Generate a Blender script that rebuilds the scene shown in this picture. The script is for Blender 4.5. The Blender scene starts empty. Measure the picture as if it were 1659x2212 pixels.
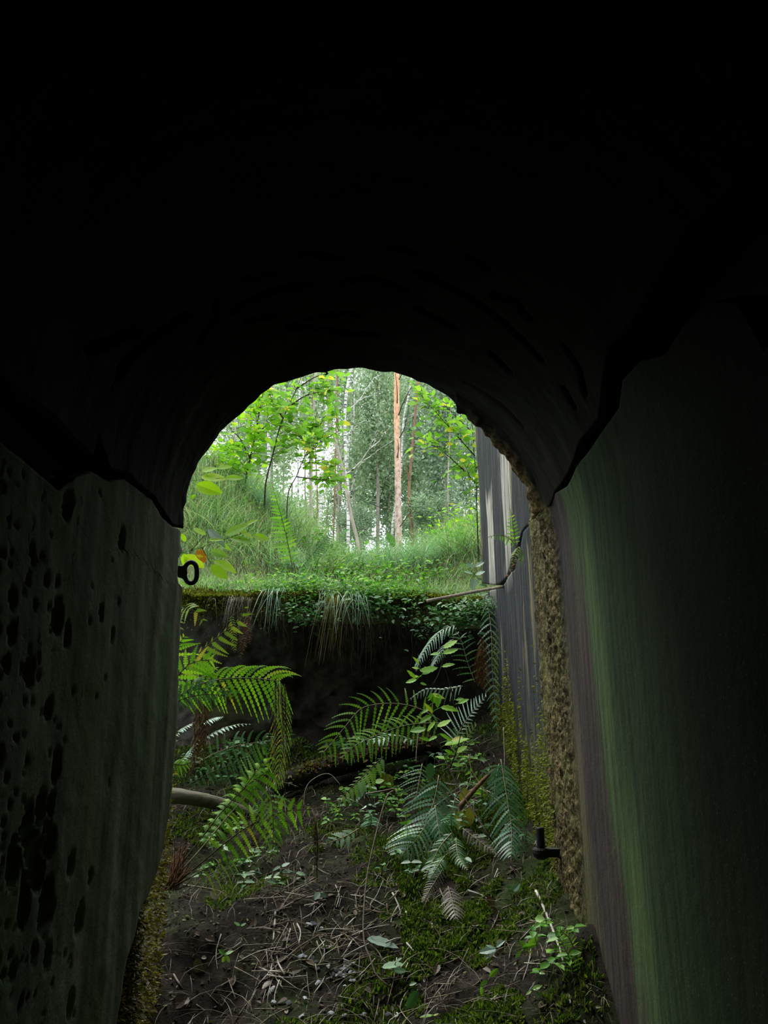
import bpy, math, random
import numpy as np
from mathutils import Vector, Matrix
random.seed(7); RS = np.random.RandomState(11)
SC = bpy.context.scene; COL = SC.collection
pi = math.pi
# ------------------------------------------------------------------ camera
F = 1700.0; PIT = math.radians(15.5); ROLL = math.radians(0.3)
CAM = Vector((0, 0, 1.6))
fw = Vector((0, math.cos(PIT), math.sin(PIT))); up0 = Vector((0, -math.sin(PIT), math.cos(PIT))); r0 = Vector((1, 0, 0))
RT = (r0*math.cos(ROLL) - up0*math.sin(ROLL)).normalized(); UP = RT.cross(fw).normalized()
cd = bpy.data.cameras.new('camera'); cam = bpy.data.objects.new('camera', cd); COL.objects.link(cam)
cd.sensor_fit = 'VERTICAL'; cd.sensor_height = 24.0; cd.lens = F/2212*24.0; cd.clip_start = .02; cd.clip_end = 500
cam.matrix_world = Matrix(((RT.x, UP.x, -fw.x, CAM.x), (RT.y, UP.y, -fw.y, CAM.y), (RT.z, UP.z, -fw.z, CAM.z), (0, 0, 0, 1)))
SC.camera = cam
# ------------------------------------------------------------------ sky, sun, exposure
w = bpy.data.worlds.new('overcast_sky'); SC.world = w; w.use_nodes = True
nt = w.node_tree; bg = nt.nodes['Background']
tc = nt.nodes.new('ShaderNodeTexCoord'); sx = nt.nodes.new('ShaderNodeSeparateXYZ'); rp = nt.nodes.new('ShaderNodeValToRGB')
nt.links.new(tc.outputs['Generated'], sx.inputs[0]); nt.links.new(sx.outputs['Z'], rp.inputs[0]); nt.links.new(rp.outputs[0], bg.inputs[0])
rp.color_ramp.elements[0].position = 0.0; rp.color_ramp.elements[0].color = (.60, .66, .72, 1)
rp.color_ramp.elements[1].position = 0.9; rp.color_ramp.elements[1].color = (.95, .98, 1, 1)
bg.inputs[1].default_value = 2.5
sl = bpy.data.lights.new('veiled_sun', 'SUN'); sl.energy = 3.2; sl.angle = math.radians(35); sl.color = (1, .98, .92)
so = bpy.data.objects.new('veiled_sun', sl); COL.objects.link(so)
so.rotation_euler = Vector((0.35, -0.55, -1.0)).to_track_quat('-Z', 'Y').to_euler()
SC.view_settings.view_transform = 'Standard'; SC.view_settings.look = 'None'; SC.view_settings.exposure = 0.1; SC.view_settings.gamma = 1
SC.view_settings.use_curve_mapping = False
cy = SC.cycles
cy.max_bounces = 6; cy.diffuse_bounces = 4; cy.glossy_bounces = 2; cy.transmission_bounces = 4; cy.transparent_max_bounces = 4
cy.caustics_reflective = False; cy.caustics_refractive = False

# ------------------------------------------------------------------ pixel <-> place
def ray(px, py): return (fw + RT*((px-829.5)/F) - UP*((py-1106)/F))
def P(px, py, Y):
    d = ray(px, py); return CAM + d*(Y/d.y)
def mpp(Y): return Y/F/math.cos(PIT)*1.0
XC = -.025; RAD = .595; ZS = 2.17; XR = XC+RAD; XL = XC-RAD
def hit(px, py):
    d = ray(px, py); lo, hi = 0.0, 60.0
    def ins(t):
        p = CAM + d*t
        return abs(p.x-XC) < RAD if p.z < ZS else (p.x-XC)**2+(p.z-ZS)**2 < RAD*RAD
    for _ in range(50):
        m = (lo+hi)/2
        if ins(m): lo = m
        else: hi = m
    p = CAM+d*lo
    if p.z < ZS: u = p.z if p.x > XC else ZS+RAD*pi+(ZS-p.z)
    else: u = ZS+RAD*math.atan2(p.z-ZS, p.x-XC)
    return p.y, u
def hitx(px, py, X):
    d = ray(px, py); return CAM + d*(X/d.x)

# ------------------------------------------------------------------ noise
def _h(ix, iy, s):
    n = (ix.astype(np.int64)*374761393 + iy.astype(np.int64)*668265263 + s*974634777) & 0xffffffff
    n = ((n ^ (n >> 13))*1274126177) & 0xffffffff
    return ((n ^ (n >> 16)) & 0xffff)/65535.0
def vn(x, y, s=0):
    x = np.asarray(x, float); y = np.asarray(y, float)
    ix = np.floor(x); iy = np.floor(y); fx = x-ix; fy = y-iy; fx = fx*fx*(3-2*fx); fy = fy*fy*(3-2*fy)
    a = _h(ix, iy, s); b = _h(ix+1, iy, s); c = _h(ix, iy+1, s); d = _h(ix+1, iy+1, s)
    return (a*(1-fx)+b*fx)*(1-fy)+(c*(1-fx)+d*fx)*fy - .5
def fbm(x, y, o=4, s=0):
    t = 0; a = 1.0
    for k in range(o): t = t + a*vn(x*2**k, y*2**k, s+k*17); a *= .5
    return t

# ------------------------------------------------------------------ materials
def newmat(name):
    m = bpy.data.materials.new(name); m.use_nodes = True; t = m.node_tree; t.nodes.clear()
    return m, t, t.nodes.new('ShaderNodeOutputMaterial')
def N(t, typ, **kw):
    n = t.nodes.new(typ)
    for k, v in kw.items():
        if k.startswith('i_'):
            n.inputs[k[2:].replace('_', ' ')].default_value = v
        else: setattr(n, k, v)
    return n
def ramp(t, fac, stops, mode='LINEAR'):
    r = t.nodes.new('ShaderNodeValToRGB'); e = r.color_ramp.elements; r.color_ramp.interpolation = mode
    while len(e) < len(stops): e.new(.5)
    for k, (p, c) in enumerate(stops): e[k].position = p; e[k].color = (c[0], c[1], c[2], 1)
    t.links.new(fac, r.inputs[0]); return r.outputs[0]
def maprng(t, v, a, b, c, d):
    n = N(t, 'ShaderNodeMapRange'); t.links.new(v, n.inputs[0])
    for k, q in zip((1, 2, 3, 4), (a, b, c, d)): n.inputs[k].default_value = q
    return n.outputs[0]
def mth(t, op, a, b):
    n = N(t, 'ShaderNodeMath', operation=op)
    for k, q in ((0, a), (1, b)):
        if isinstance(q, (int, float)): n.inputs[k].default_value = q
        else: t.links.new(q, n.inputs[k])
    return n.outputs[0]
def mixc(t, f, a, b, bt='MIX'):
    n = N(t, 'ShaderNodeMix', data_type='RGBA', blend_type=bt)
    for k, q in ((0, f), (6, a), (7, b)):
        if isinstance(q, (int, float)): n.inputs[k].default_value = q
        elif isinstance(q, tuple): n.inputs[k].default_value = (*q, 1)
        else: t.links.new(q, n.inputs[k])
    return n.outputs[2]
def noise(t, scale, detail=4, rough=.55, vec=None, sc=(1, 1, 1)):
    c = N(t, 'ShaderNodeTexCoord'); mp = N(t, 'ShaderNodeMapping'); mp.inputs['Scale'].default_value = sc
    t.links.new(vec if vec is not None else c.outputs['Object'], mp.inputs[0])
    n = N(t, 'ShaderNodeTexNoise'); n.inputs['Scale'].default_value = scale; n.inputs['Detail'].default_value = detail; n.inputs['Roughness'].default_value = rough
    t.links.new(mp.outputs[0], n.inputs['Vector']); return n.outputs['Fac']
def surf(t, out, col, rough=.85, spec=.25, bump=None, bs=.3, bd=.01):
    b = N(t, 'ShaderNodeBsdfPrincipled'); b.inputs['Roughness'].default_value = rough; b.inputs['Specular IOR Level'].default_value = spec
    t.links.new(col, b.inputs['Base Color'])
    if bump is not None:
        bb = N(t, 'ShaderNodeBump'); bb.inputs['Strength'].default_value = bs; bb.inputs['Distance'].default_value = bd
        t.links.new(bump, bb.inputs['Height']); t.links.new(bb.outputs[0], b.inputs['Normal'])
    t.links.new(b.outputs[0], out.inputs[0]); return b
def leafmat(name, stops, tr=.45, gl=.03, gr=.45, spot=None):
    m, t, o = newmat(name)
    a = N(t, 'ShaderNodeAttribute', attribute_name='rnd')
    c = ramp(t, a.outputs['Fac'], stops)
    nz = noise(t, 60, 2)
    c = mixc(t, maprng(t, nz, .3, .7, 0, .35), c, mixc(t, .35, c, (.02, .04, .008)))
    if spot:
        s = noise(t, spot[0], 2); c = mixc(t, maprng(t, s, spot[1], spot[1]+.06, 0, 1), c, spot[2])
    d = N(t, 'ShaderNodeBsdfDiffuse'); tl = N(t, 'ShaderNodeBsdfTranslucent'); g = N(t, 'ShaderNodeBsdfGlossy'); g.inputs['Roughness'].default_value = gr
    t.links.new(c, d.inputs[0]); c2 = mixc(t, .5, c, mixc(t, 1.0, c, (1.15, 1.25, .45), 'MULTIPLY')); t.links.new(c2, tl.inputs[0])
    m1 = N(t, 'ShaderNodeMixShader'); m1.inputs[0].default_value = tr; t.links.new(d.outputs[0], m1.inputs[1]); t.links.new(tl.outputs[0], m1.inputs[2])
    m2 = N(t, 'ShaderNodeMixShader'); m2.inputs[0].default_value = gl; t.links.new(m1.outputs[0], m2.inputs[1]); t.links.new(g.outputs[0], m2.inputs[2])
    t.links.new(m2.outputs[0], o.inputs[0]); return m
def simplemat(name, stops, scale=20, detail=5, sc=(1, 1, 1), rough=.85, spec=.2, bs=.4, bd=.01):
    m, t, o = newmat(name); nz = noise(t, scale, detail, .6, None, sc)
    surf(t, o, ramp(t, nz, stops), rough, spec, nz, bs, bd); return m

M = {}
M['bright_leaf'] = leafmat('bright_leaf', [(0, (.12, .34, .015)), (.6, (.24, .56, .02)), (.93, (.40, .70, .04)), (1, (.62, .55, .05))], .5)
M['sapling_leaf'] = leafmat('sapling_leaf', [(0, (.10, .28, .03)), (.5, (.20, .46, .04)), (.9, (.34, .60, .07)), (1, (.70, .60, .08))], .5)
M['branch_leaf'] = leafmat('branch_leaf', [(0, (.28, .60, .02)), (.6, (.42, .74, .02)), (1, (.58, .80, .03))], .65, spot=(55, .70, (.22, .07, .01)))
M['red_leaf'] = leafmat('red_leaf', [(0, (.50, .05, .01)), (1, (.60, .25, .02))], .4, spot=(60, .55, (.75, .55, .03)))
M['silver_leaf'] = leafmat('silver_leaf', [(0, (.14, .27, .18)), (1, (.30, .44, .34))], .25, .06)
M['fern_green'] = leafmat('fern_green', [(0, (.09, .25, .02)), (.6, (.17, .42, .03)), (1, (.28, .50, .05))], .5)
M['fern_olive'] = leafmat('fern_olive', [(0, (.12, .22, .02)), (.7, (.22, .34, .03)), (1, (.42, .36, .04))], .5)
M['fern_blue'] = leafmat('fern_blue', [(0, (.06, .22, .10)), (.6, (.12, .36, .18)), (1, (.22, .46, .26))], .3, .10)
M['fern_silver'] = leafmat('fern_silver', [(0, (.14, .34, .20)), (1, (.32, .54, .38))], .25, .10)
M['fern_dark'] = leafmat('fern_dark', [(0, (.04, .13, .04)), (1, (.10, .25, .08))], .35)
M['fern_dead'] = leafmat('fern_dead', [(0, (.03, .02, .01)), (.75, (.08, .05, .025)), (1, (.16, .18, .05))], .2, .03)
M['fern_rust'] = leafmat('fern_rust', [(0, (.05, .02, .01)), (.7, (.13, .05, .025)), (1, (.25, .2, .10))], .25, .03)
M['fern_grey'] = leafmat('fern_grey', [(0, (.12, .10, .08)), (1, (.24, .21, .17))], .2, .05)
M['grass_hill'] = leafmat('grass_hill', [(0, (.05, .13, .03)), (.45, (.15, .34, .09)), (.8, (.32, .54, .22)), (1, (.56, .58, .32))], .4, .08)
M['grass_blue'] = leafmat('grass_blue', [(0, (.14, .34, .16)), (.6, (.26, .50, .28)), (1, (.46, .62, .42))], .4, .1)
M['herb_leaf'] = leafmat('herb_leaf', [(0, (.05, .20, .02)), (.6, (.15, .42, .04)), (1, (.34, .60, .09))], .4, .05)
M['herb_grey'] = leafmat('herb_grey', [(0, (.04, .14, .04)), (.6, (.10, .28, .09)), (1, (.24, .44, .18))], .3, .07)
M['moss'] = leafmat('moss', [(0, (.03, .06, .008)), (.6, (.09, .17, .015)), (1, (.22, .32, .03))], .35, .02)
M['moss_yellow'] = leafmat('moss_yellow', [(0, (.05, .06, .01)), (.6, (.17, .21, .015)), (1, (.36, .38, .04))], .3, .02)
M['moss_brown'] = leafmat('moss_brown', [(0, (.05, .04, .01)), (.6, (.14, .12, .02)), (1, (.26, .24, .04))], .3, .02)
M['dead_grass'] = leafmat('dead_grass', [(0, (.03, .022, .014)), (.65, (.13, .10, .065)), (1, (.40, .35, .25))], .25, .05)
M['crown_dark'] = leafmat('crown_dark', [(0, (.14, .24, .15)), (.6, (.26, .40, .26)), (1, (.44, .56, .42))], .4, .1)
M['crown_mid'] = leafmat('crown_mid', [(0, (.20, .34, .19)), (.6, (.36, .50, .31)), (1, (.56, .66, .48))], .4, .1)
M['yellow_leaf'] = leafmat('yellow_leaf', [(0, (.30, .32, .04)), (1, (.42, .40, .06))], .4, .05, spot=(30, .62, (.14, .2, .03)))
M['brown_leaf'] = leafmat('brown_leaf', [(0, (.09, .06, .04)), (.6, (.16, .12, .08)), (1, (.28, .24, .18))], .15, .05)
M['dark_twig'] = simplemat('dark_twig', [(.3, (.02, .017, .012)), (.7, (.06, .045, .03))], 60)
M['rachis_dark'] = simplemat('rachis_dark', [(.3, (.03, .03, .012)), (.7, (.09, .08, .03))], 60)
M['rachis_pale'] = simplemat('rachis_pale', [(.3, (.22, .20, .11)), (.7, (.38, .36, .22))], 60)
M['pale_twig'] = simplemat('pale_twig', [(.3, (.16, .13, .09)), (.7, (.36, .31, .24))], 60, 4, (1, 1, 1), .8)
M['brown_stick'] = simplemat('brown_stick', [(.3, (.10, .05, .025)), (.7, (.30, .18, .10))], 40)
M['root'] = simplemat('root', [(.3, (.06, .045, .03)), (.7, (.16, .13, .10))], 60)
M['iron'] = simplemat('iron', [(.3, (.004, .004, .005)), (.7, (.012, .010, .010))], 60, 5, (1, 1, 1), .6, .3)
M['log_pale'] = simplemat('log_pale', [(.3, (.10, .10, .07)), (.7, (.24, .22, .16))], 9, 8, (1, 6, 6), .8)
M['log_dark'] = simplemat('log_dark', [(.3, (.008, .008, .008)), (.55, (.03, .026, .022)), (.75, (.10, .12, .05))], 14, 8)
M['stone'] = simplemat('stone', [(.3, (.20, .22, .24)), (.7, (.55, .57, .58))], 60)
M['dark_stone'] = simplemat('dark_stone', [(.3, (.03, .03, .035)), (.7, (.10, .10, .11))], 30)
M['twig_white'] = simplemat('twig_white', [(.3, (.34, .32, .27)), (.7, (.60, .57, .50))], 30)
M['pine_small'] = simplemat('pine_small', [(.3, (.14, .08, .05)), (.7, (.34, .19, .12))], 14, 5, (1, 1, .3))
M['lean_bark'] = simplemat('lean_bark', [(.3, (.20, .17, .14)), (.7, (.46, .40, .34))], 12, 5, (1, 1, .4))
def birch():
    m, t, o = newmat('birch_bark'); a = noise(t, 3, 6, .7, None, (1.2, 1.2, 9)); b = noise(t, 6, 3)
    c = ramp(t, a, [(.40, (.03, .03, .03)), (.47, (.45, .44, .42)), (.55, (.72, .71, .68))])
    c = mixc(t, maprng(t, b, .55, .7, 0, .6), c, (.3, .3, .26)); surf(t, o, c, .7); return m
M['birch_bark'] = birch()
def pine():
    m, t, o = newmat('pine_bark'); c = N(t, 'ShaderNodeTexCoord'); s = N(t, 'ShaderNodeSeparateXYZ'); t.links.new(c.outputs['Object'], s.inputs[0])
    a = noise(t, 9, 7, .7, None, (1.5, 1.5, .8)); h = mth(t, 'ADD', s.outputs['Z'], mth(t, 'MULTIPLY', a, 3.0))
    up = ramp(t, a, [(.35, (.45, .22, .12)), (.5, (.72, .40, .23)), (.68, (.80, .56, .40))])
    lo = ramp(t, a, [(.38, (.25, .17, .14)), (.5, (.52, .38, .32)), (.65, (.66, .58, .54))])
    surf(t, o, mixc(t, maprng(t, h, 5.4, 8.0, 0, 1), lo, up), .85, .2, a, .6, .02); return m
M['pine_bark'] = pine()

def wallmat(name, side):
    m, t, o = newmat(name); c = N(t, 'ShaderNodeTexCoord'); s = N(t, 'ShaderNodeSeparateXYZ'); t.links.new(c.outputs['Object'], s.inputs[0])
    Y = s.outputs['Y']; Z = s.outputs['Z']
    fine = noise(t, 90, 5, .7); mid = noise(t, 9, 6, .65); strk = noise(t, 14, 5, .6, None, (1, 1, .07)); strk2 = noise(t, 45, 4, .6, None, (1, 1, .05))
    if side == 'R':
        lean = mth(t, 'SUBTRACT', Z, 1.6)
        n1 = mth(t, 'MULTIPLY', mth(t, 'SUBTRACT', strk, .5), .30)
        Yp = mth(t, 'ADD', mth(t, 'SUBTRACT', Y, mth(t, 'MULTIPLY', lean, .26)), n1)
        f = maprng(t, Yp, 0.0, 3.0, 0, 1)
        base = ramp(t, f, [(0, (.010, .012, .009)), (.40, (.014, .020, .011)), (.52, (.020, .036, .014)), (.59, (.034, .060, .023)), (.645, (.038, .066, .026)), (.69, (.080, .135, .050)), (.715, (.075, .115, .048)), (.735, (.070, .055, .046)), (.79, (.042, .034, .036)), (.825, (.080, .070, .046)), (.85, (.10, .09, .045))])  # stain bands; low stops darkened into the tunnel to imitate fading light
        n2 = mth(t, 'MULTIPLY', mth(t, 'SUBTRACT', mid, .5), .05)
        Yr = mth(t, 'ADD', mth(t, 'SUBTRACT', Y, mth(t, 'MULTIPLY', lean, .06)), n2)
        rough = ramp(t, noise(t, 170, 4, .7, None, (1, 1, .7)), [(.38, (.008, .007, .003)), (.47, (.07, .052, .017)), (.57, (.18, .138, .055)), (.68, (.36, .31, .18))])
        rough = mixc(t, maprng(t, mid, .5, .66, 0, .6), rough, (.16, .19, .05))
        isr = mth(t, 'MULTIPLY', maprng(t, Yr, 2.47, 2.52, 0, 1), maprng(t, Yr, 2.86, 2.90, 1, 0))
        pat = noise(t, 6, 4, .5, None, (1, 1, .12)); blue = ramp(t, strk2, [(.3, (.022, .024, .028)), (.55, (.036, .040, .047)), (.75, (.065, .070, .080))])
        yw = mth(t, 'ADD', Y, mth(t, 'MULTIPLY', mth(t, 'SUBTRACT', strk, .5), .5)); b1 = mth(t, 'MULTIPLY', maprng(t, yw, 3.40, 3.44, 0, 1), maprng(t, yw, 3.66, 3.70, 1, 0)); b1 = mth(t, 'MULTIPLY', b1, maprng(t, mth(t, 'ADD', Z, mth(t, 'MULTIPLY', pat, .5)), 3.12, 3.22, 1, 0)); b2 = mth(t, 'MULTIPLY', maprng(t, yw, 4.02, 4.05, 0, 1), maprng(t, yw, 4.22, 4.26, 1, 0))
        b2 = mth(t, 'MULTIPLY', b2, maprng(t, mth(t, 'ADD', Z, mth(t, 'MULTIPLY', pat, .5)), 3.0, 3.08, 1, 0))
        white = mth(t, 'MULTIPLY', mth(t, 'MULTIPLY', mth(t, 'MAXIMUM', b1, b2), maprng(t, strk2, .30, .42, .3, 1)), maprng(t, Z, 2.2, 2.45, 0, .9))
        blue = mixc(t, white, blue, (.55, .53, .46))
        tan = mth(t, 'MULTIPLY', maprng(t, pat, .60, .62, 0, .7), maprng(t, Z, 1.6, 2.2, 0, 1)); blue = mixc(t, tan, blue, (.34, .29, .15))
        moss = mth(t, 'MULTIPLY', maprng(t, mth(t, 'ADD', Z, mth(t, 'MULTIPLY', mid, -.8)), 1.25, 1.0, 0, 1), .8)
        blue = mixc(t, moss, blue, (.13, .14, .03))
        col = mixc(t, isr, base, rough); col = mixc(t, maprng(t, Yr, 2.86, 2.90, 0, 1), col, blue)
        col = mixc(t, maprng(t, strk2, .38, .62, .6, 0), col, (.012, .015, .010)); col = mixc(t, maprng(t, noise(t, 220, 2), .66, .72, 0, .35), col, (.25, .27, .22)); wet = maprng(t, Yr, 2.78, 2.8, .75, .5)
        b = surf(t, o, col, .85, .10, mth(t, 'ADD', fine, mid), .35, .005); 
    elif side == 'L':
        base = ramp(t, strk, [(.34, (.085, .102, .074)), (.5, (.16, .19, .135)), (.64, (.27, .285, .22))])
        grn = maprng(t, noise(t, 5, 3, .5, None, (1, 1, .4)), .48, .62, 0, .6); base = mixc(t, grn, base, (.11, .18, .085))
        base = mixc(t, maprng(t, strk2, .58, .70, 0, .45), base, (.14, .15, .135))
        pit = maprng(t, noise(t, 24, 3, .6, None, (1, 1, .6)), .64, .68, 0, 1); pit = mth(t, 'MULTIPLY', pit, maprng(t, Y, 1.5, 1.85, 1, .15))
        base = mixc(t, pit, base, (.01, .01, .01)); surf(t, o, base, .9, .08, mth(t, 'ADD', fine, mid), .5, .006)
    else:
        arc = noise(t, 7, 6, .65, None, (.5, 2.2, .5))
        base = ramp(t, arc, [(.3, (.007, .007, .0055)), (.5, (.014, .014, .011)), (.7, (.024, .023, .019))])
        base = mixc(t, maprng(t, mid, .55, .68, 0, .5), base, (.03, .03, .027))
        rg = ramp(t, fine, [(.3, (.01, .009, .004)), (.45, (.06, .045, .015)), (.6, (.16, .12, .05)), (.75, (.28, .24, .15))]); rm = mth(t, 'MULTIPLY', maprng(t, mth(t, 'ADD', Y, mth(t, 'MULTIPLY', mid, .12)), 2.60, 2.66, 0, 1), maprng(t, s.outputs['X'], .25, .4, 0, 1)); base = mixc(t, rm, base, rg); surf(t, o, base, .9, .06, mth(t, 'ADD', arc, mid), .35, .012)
    return m
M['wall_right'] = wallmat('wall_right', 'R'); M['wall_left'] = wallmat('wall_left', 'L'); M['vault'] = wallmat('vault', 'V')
M['concrete_dark'] = simplemat('concrete_dark', [(.3, (.02, .02, .018)), (.7, (.07, .068, .06))], 6, 6)
M['bank'] = simplemat('bank', [(.3, (.015, .012, .009)), (.55, (.06, .052, .04)), (.8, (.14, .13, .10))], 9, 9, (1, 1, 1), .95, .1, .8, .03)
def bankc():
    m, t, o = newmat('bank_face'); a = noise(t, 9, 9, .7); b = noise(t, 3, 4); c = N(t, 'ShaderNodeTexCoord'); s = N(t, 'ShaderNodeSeparateXYZ'); t.links.new(c.outputs['Object'], s.inputs[0])
    e = ramp(t, a, [(.3, (.014, .011, .008)), (.55, (.055, .047, .036)), (.8, (.13, .12, .09))])
    k = ramp(t, a, [(.3, (.03, .03, .025)), (.55, (.10, .098, .085)), (.75, (.18, .178, .155))]); k = mixc(t, maprng(t, b, .48, .6, 0, .8), k, (.06, .06, .02))
    col = mixc(t, maprng(t, mth(t, 'ADD', s.outputs['X'], mth(t, 'MULTIPLY', mth(t, 'SUBTRACT', b, .5), .8)), -.62, -.45, 0, 1), k, e); surf(t, o, col, .93, .12, a, .9, .03); return m
M['bank'] = bankc()
def soil():
    m, t, o = newmat('soil'); a = noise(t, 18, 9, .7); b = noise(t, 3.0, 5)
    c = ramp(t, a, [(.3, (.006, .005, .004)), (.55, (.03, .025, .018)), (.75, (.08, .065, .05))])
    c = mixc(t, maprng(t, b, .5, .62, 0, .85), c, ramp(t, a, [(.3, (.012, .02, .004)), (.7, (.05, .085, .018))])); surf(t, o, c, .95, .15, a, 1, .03); return m
M['soil'] = soil()
M['hill'] = simplemat('hill', [(.3, (.05, .07, .02)), (.7, (.16, .20, .07))], 5, 6)

# ------------------------------------------------------------------ mesh building
def finish(name, me, mat, parent, origin):
    o = bpy.data.objects.new(name, me); COL.objects.link(o)
    if mat: me.materials.append(mat)
    if parent is not None: o.parent = parent
    else: o.location = origin
    return o
def worldorg(p):
    v = Vector((0, 0, 0))
    while p is not None: v += p.location; p = p.parent
    return v
def bulk(name, V, Fc, R, mat, parent=None, origin=None, smooth=False):
    V = np.asarray(V, float).reshape(-1, 3); Fc = np.asarray(Fc, np.int32)
    og = worldorg(parent) if parent is not None else Vector(origin if origin is not None else (0, 0, 0))
    V = V - np.array(og)
    me = bpy.data.meshes.new(name); k = Fc.shape[1]; n = len(Fc)
    me.vertices.add(len(V)); me.vertices.foreach_set('co', V.ravel().astype(np.float32))
    me.loops.add(n*k); me.loops.foreach_set('vertex_index', Fc.ravel())
    me.polygons.add(n); me.polygons.foreach_set('loop_start', np.arange(0, n*k, k, dtype=np.int32))
    me.polygons.foreach_set('loop_total', np.full(n, k, np.int32))
    me.update(calc_edges=True)
    if R is not None:
        at = me.attributes.new('rnd', 'FLOAT', 'FACE'); at.data.foreach_set('value', np.asarray(R, np.float32))
    if smooth: me.polygons.foreach_set('use_smooth', np.ones(n, bool))
    return finish(name, me, mat, parent, og)
class MB:
    def __init__(s): s.v = []; s.f = []; s.r = []
    def add(s, V, Fc, r=.5):
        b = len(s.v); s.v += [tuple(p) for p in V]; s.f += [tuple(i+b for i in f) for f in Fc]; s.r += [r]*len(Fc)
    def build(s, name, mat, parent=None, origin=None, smooth=False):
        og = worldorg(parent) if parent is not None else Vector(origin if origin is not None else s.v[0])
        me = bpy.data.meshes.new(name); me.from_pydata([(p[0]-og.x, p[1]-og.y, p[2]-og.z) for p in s.v], [], s.f)
        at = me.attributes.new('rnd', 'FLOAT', 'FACE'); at.data.foreach_set('value', np.array(s.r, np.float32))
        if smooth: me.polygons.foreach_set('use_smooth', np.ones(len(s.f), bool))
        return finish(name, me, mat, parent, og)
    def tube(s, pts, rad, n=6, r=.5, cap=True, jit=0):
        pts = [Vector(p) for p in pts]; m = len(pts)
        if not hasattr(rad, '__len__'): rad = [rad]*m
        T = [(pts[min(i+1, m-1)]-pts[max(i-1, 0)]).normalized() for i in range(m)]
        a = Vector((0, 0, 1)) if abs(T[0].z) < .9 else Vector((1, 0, 0)); nn = T[0].cross(a).normalized(); V = []; Fc = []
        for i in range(m):
            nn = (nn - T[i]*nn.dot(T[i])).normalized(); bb = T[i].cross(nn)
            for k in range(n):
                an = 2*pi*k/n; rr = rad[i]*(1+random.uniform(-jit, jit)); V.append(pts[i]+nn*math.cos(an)*rr+bb*math.sin(an)*rr)
        for i in range(m-1):
            for k in range(n): Fc.append((i*n+k, i*n+(k+1) % n, (i+1)*n+(k+1) % n, (i+1)*n+k))
        if cap: Fc.append(tuple(range(n))[::-1]); Fc.append(tuple(range((m-1)*n, m*n)))
        s.add(V, Fc, r)
def crom(pts, n):
    pts = [Vector(p) for p in pts]
    if len(pts) == 2: return [pts[0].lerp(pts[1], i/(n-1)) for i in range(n)]
    q = [pts[0]*2-pts[1]]+pts+[pts[-1]*2-pts[-2]]; dense = []
    for i in range(1, len(q)-2):
        for k in range(16):
            t = k/16; a, b, c, d = q[i-1], q[i], q[i+1], q[i+2]
            dense.append(.5*((2*b)+(c-a)*t+(2*a-5*b+4*c-d)*t*t+(3*b-a-3*c+d)*t**3))
    dense.append(pts[-1]); L = [0]
    for i in range(1, len(dense)): L.append(L[-1]+(dense[i]-dense[i-1]).length)
    out = []; j = 0
    for k in range(n):
        g = L[-1]*k/(n-1)
        while j < len(L)-2 and L[j+1] < g: j += 1
        dl = L[j+1]-L[j]; out.append(dense[j].lerp(dense[j+1], (g-L[j])/dl if dl > 0 else 0))
    return out
def tag(o, label=None, cat=None, group=None, kind=None):
    if label: o['label'] = label
    if cat: o['category'] = cat
    if group: o['group'] = group
    if kind: o['kind'] = kind
    return o
def thing(name, loc, label, cat, group=None):
    o = bpy.data.objects.new(name, None); COL.objects.link(o); o.location = loc; o.empty_display_size = .1
    return tag(o, label, cat, group)
def rv(s=1): return Vector((random.uniform(-s, s), random.uniform(-s, s), random.uniform(-s, s)))

# ------------------------------------------------------------------ tunnel
def upos(u):
    u = np.asarray(u, float); th = np.clip((u-ZS)/RAD, 0, pi); x = XC+RAD*np.cos(th); z = ZS+RAD*np.sin(th)
    z = np.where(u < ZS, u, z); z = np.where(u > ZS+RAD*pi, ZS-(u-ZS-RAD*pi), z); return x, z, np.cos(th), np.sin(th)
def edge(pxs):
    a = sorted(hit(*p) for p in pxs); Y = np.array([q[0] for q in a]); U = np.array([q[1] for q in a]); return lambda y: np.interp(y, Y, U)
cr_lo = edge([(1165, 1118), (1180, 1100), (1195, 1068), (1225, 1050), (1245, 1010), (1280, 965), (1305, 925), (1335, 880), (1345, 820), (1385, 780), (1440, 765), (1490, 690), (1540, 650), (1590, 655), (1650, 760)])
cr_hi = edge([(1168, 1112), (1190, 1090), (1200, 1058), (1215, 1043), (1240, 985), (1250, 955), (1290, 905), (1300, 840), (1320, 750), (1370, 690), (1420, 600), (1500, 480), (1600, 380)])
cl_lo = edge([(388, 1143), (372, 1138), (350, 1118), (330, 1082), (300, 1060), (270, 1035), (235, 1040), (200, 1018), (165, 1030), (130, 1060), (60, 1000)])
cl_hi = edge([(390, 1138), (372, 1132), (352, 1105), (330, 1074), (300, 1050), (270, 1020), (240, 1012), (205, 985), (215, 930), (120, 900), (40, 850)])
OUT = [(1168, 1112), (1150, 1078), (1140, 1040), (1112, 1000), (1080, 957), (1055, 934), (1030, 912), (1010, 898), (990, 886), (975, 866), (960, 852), (935, 838), (912, 825), (897, 822), (880, 810), (850, 803), (815, 801), (795, 795), (780, 793), (750, 797), (722, 796), (700, 803), (680, 805), (650, 814), (620, 826), (596, 833), (570, 850), (545, 872), (520, 894), (495, 917), (470, 944), (450, 972), (436, 990), (420, 1020), (410, 1050), (402, 1085), (397, 1110), (394, 1140)]
a = sorted((hit(*p)[1], hit(*p)[0]) for p in OUT); OU = np.array([q[0] for q in a]); OY = np.array([q[1] for q in a])
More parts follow.
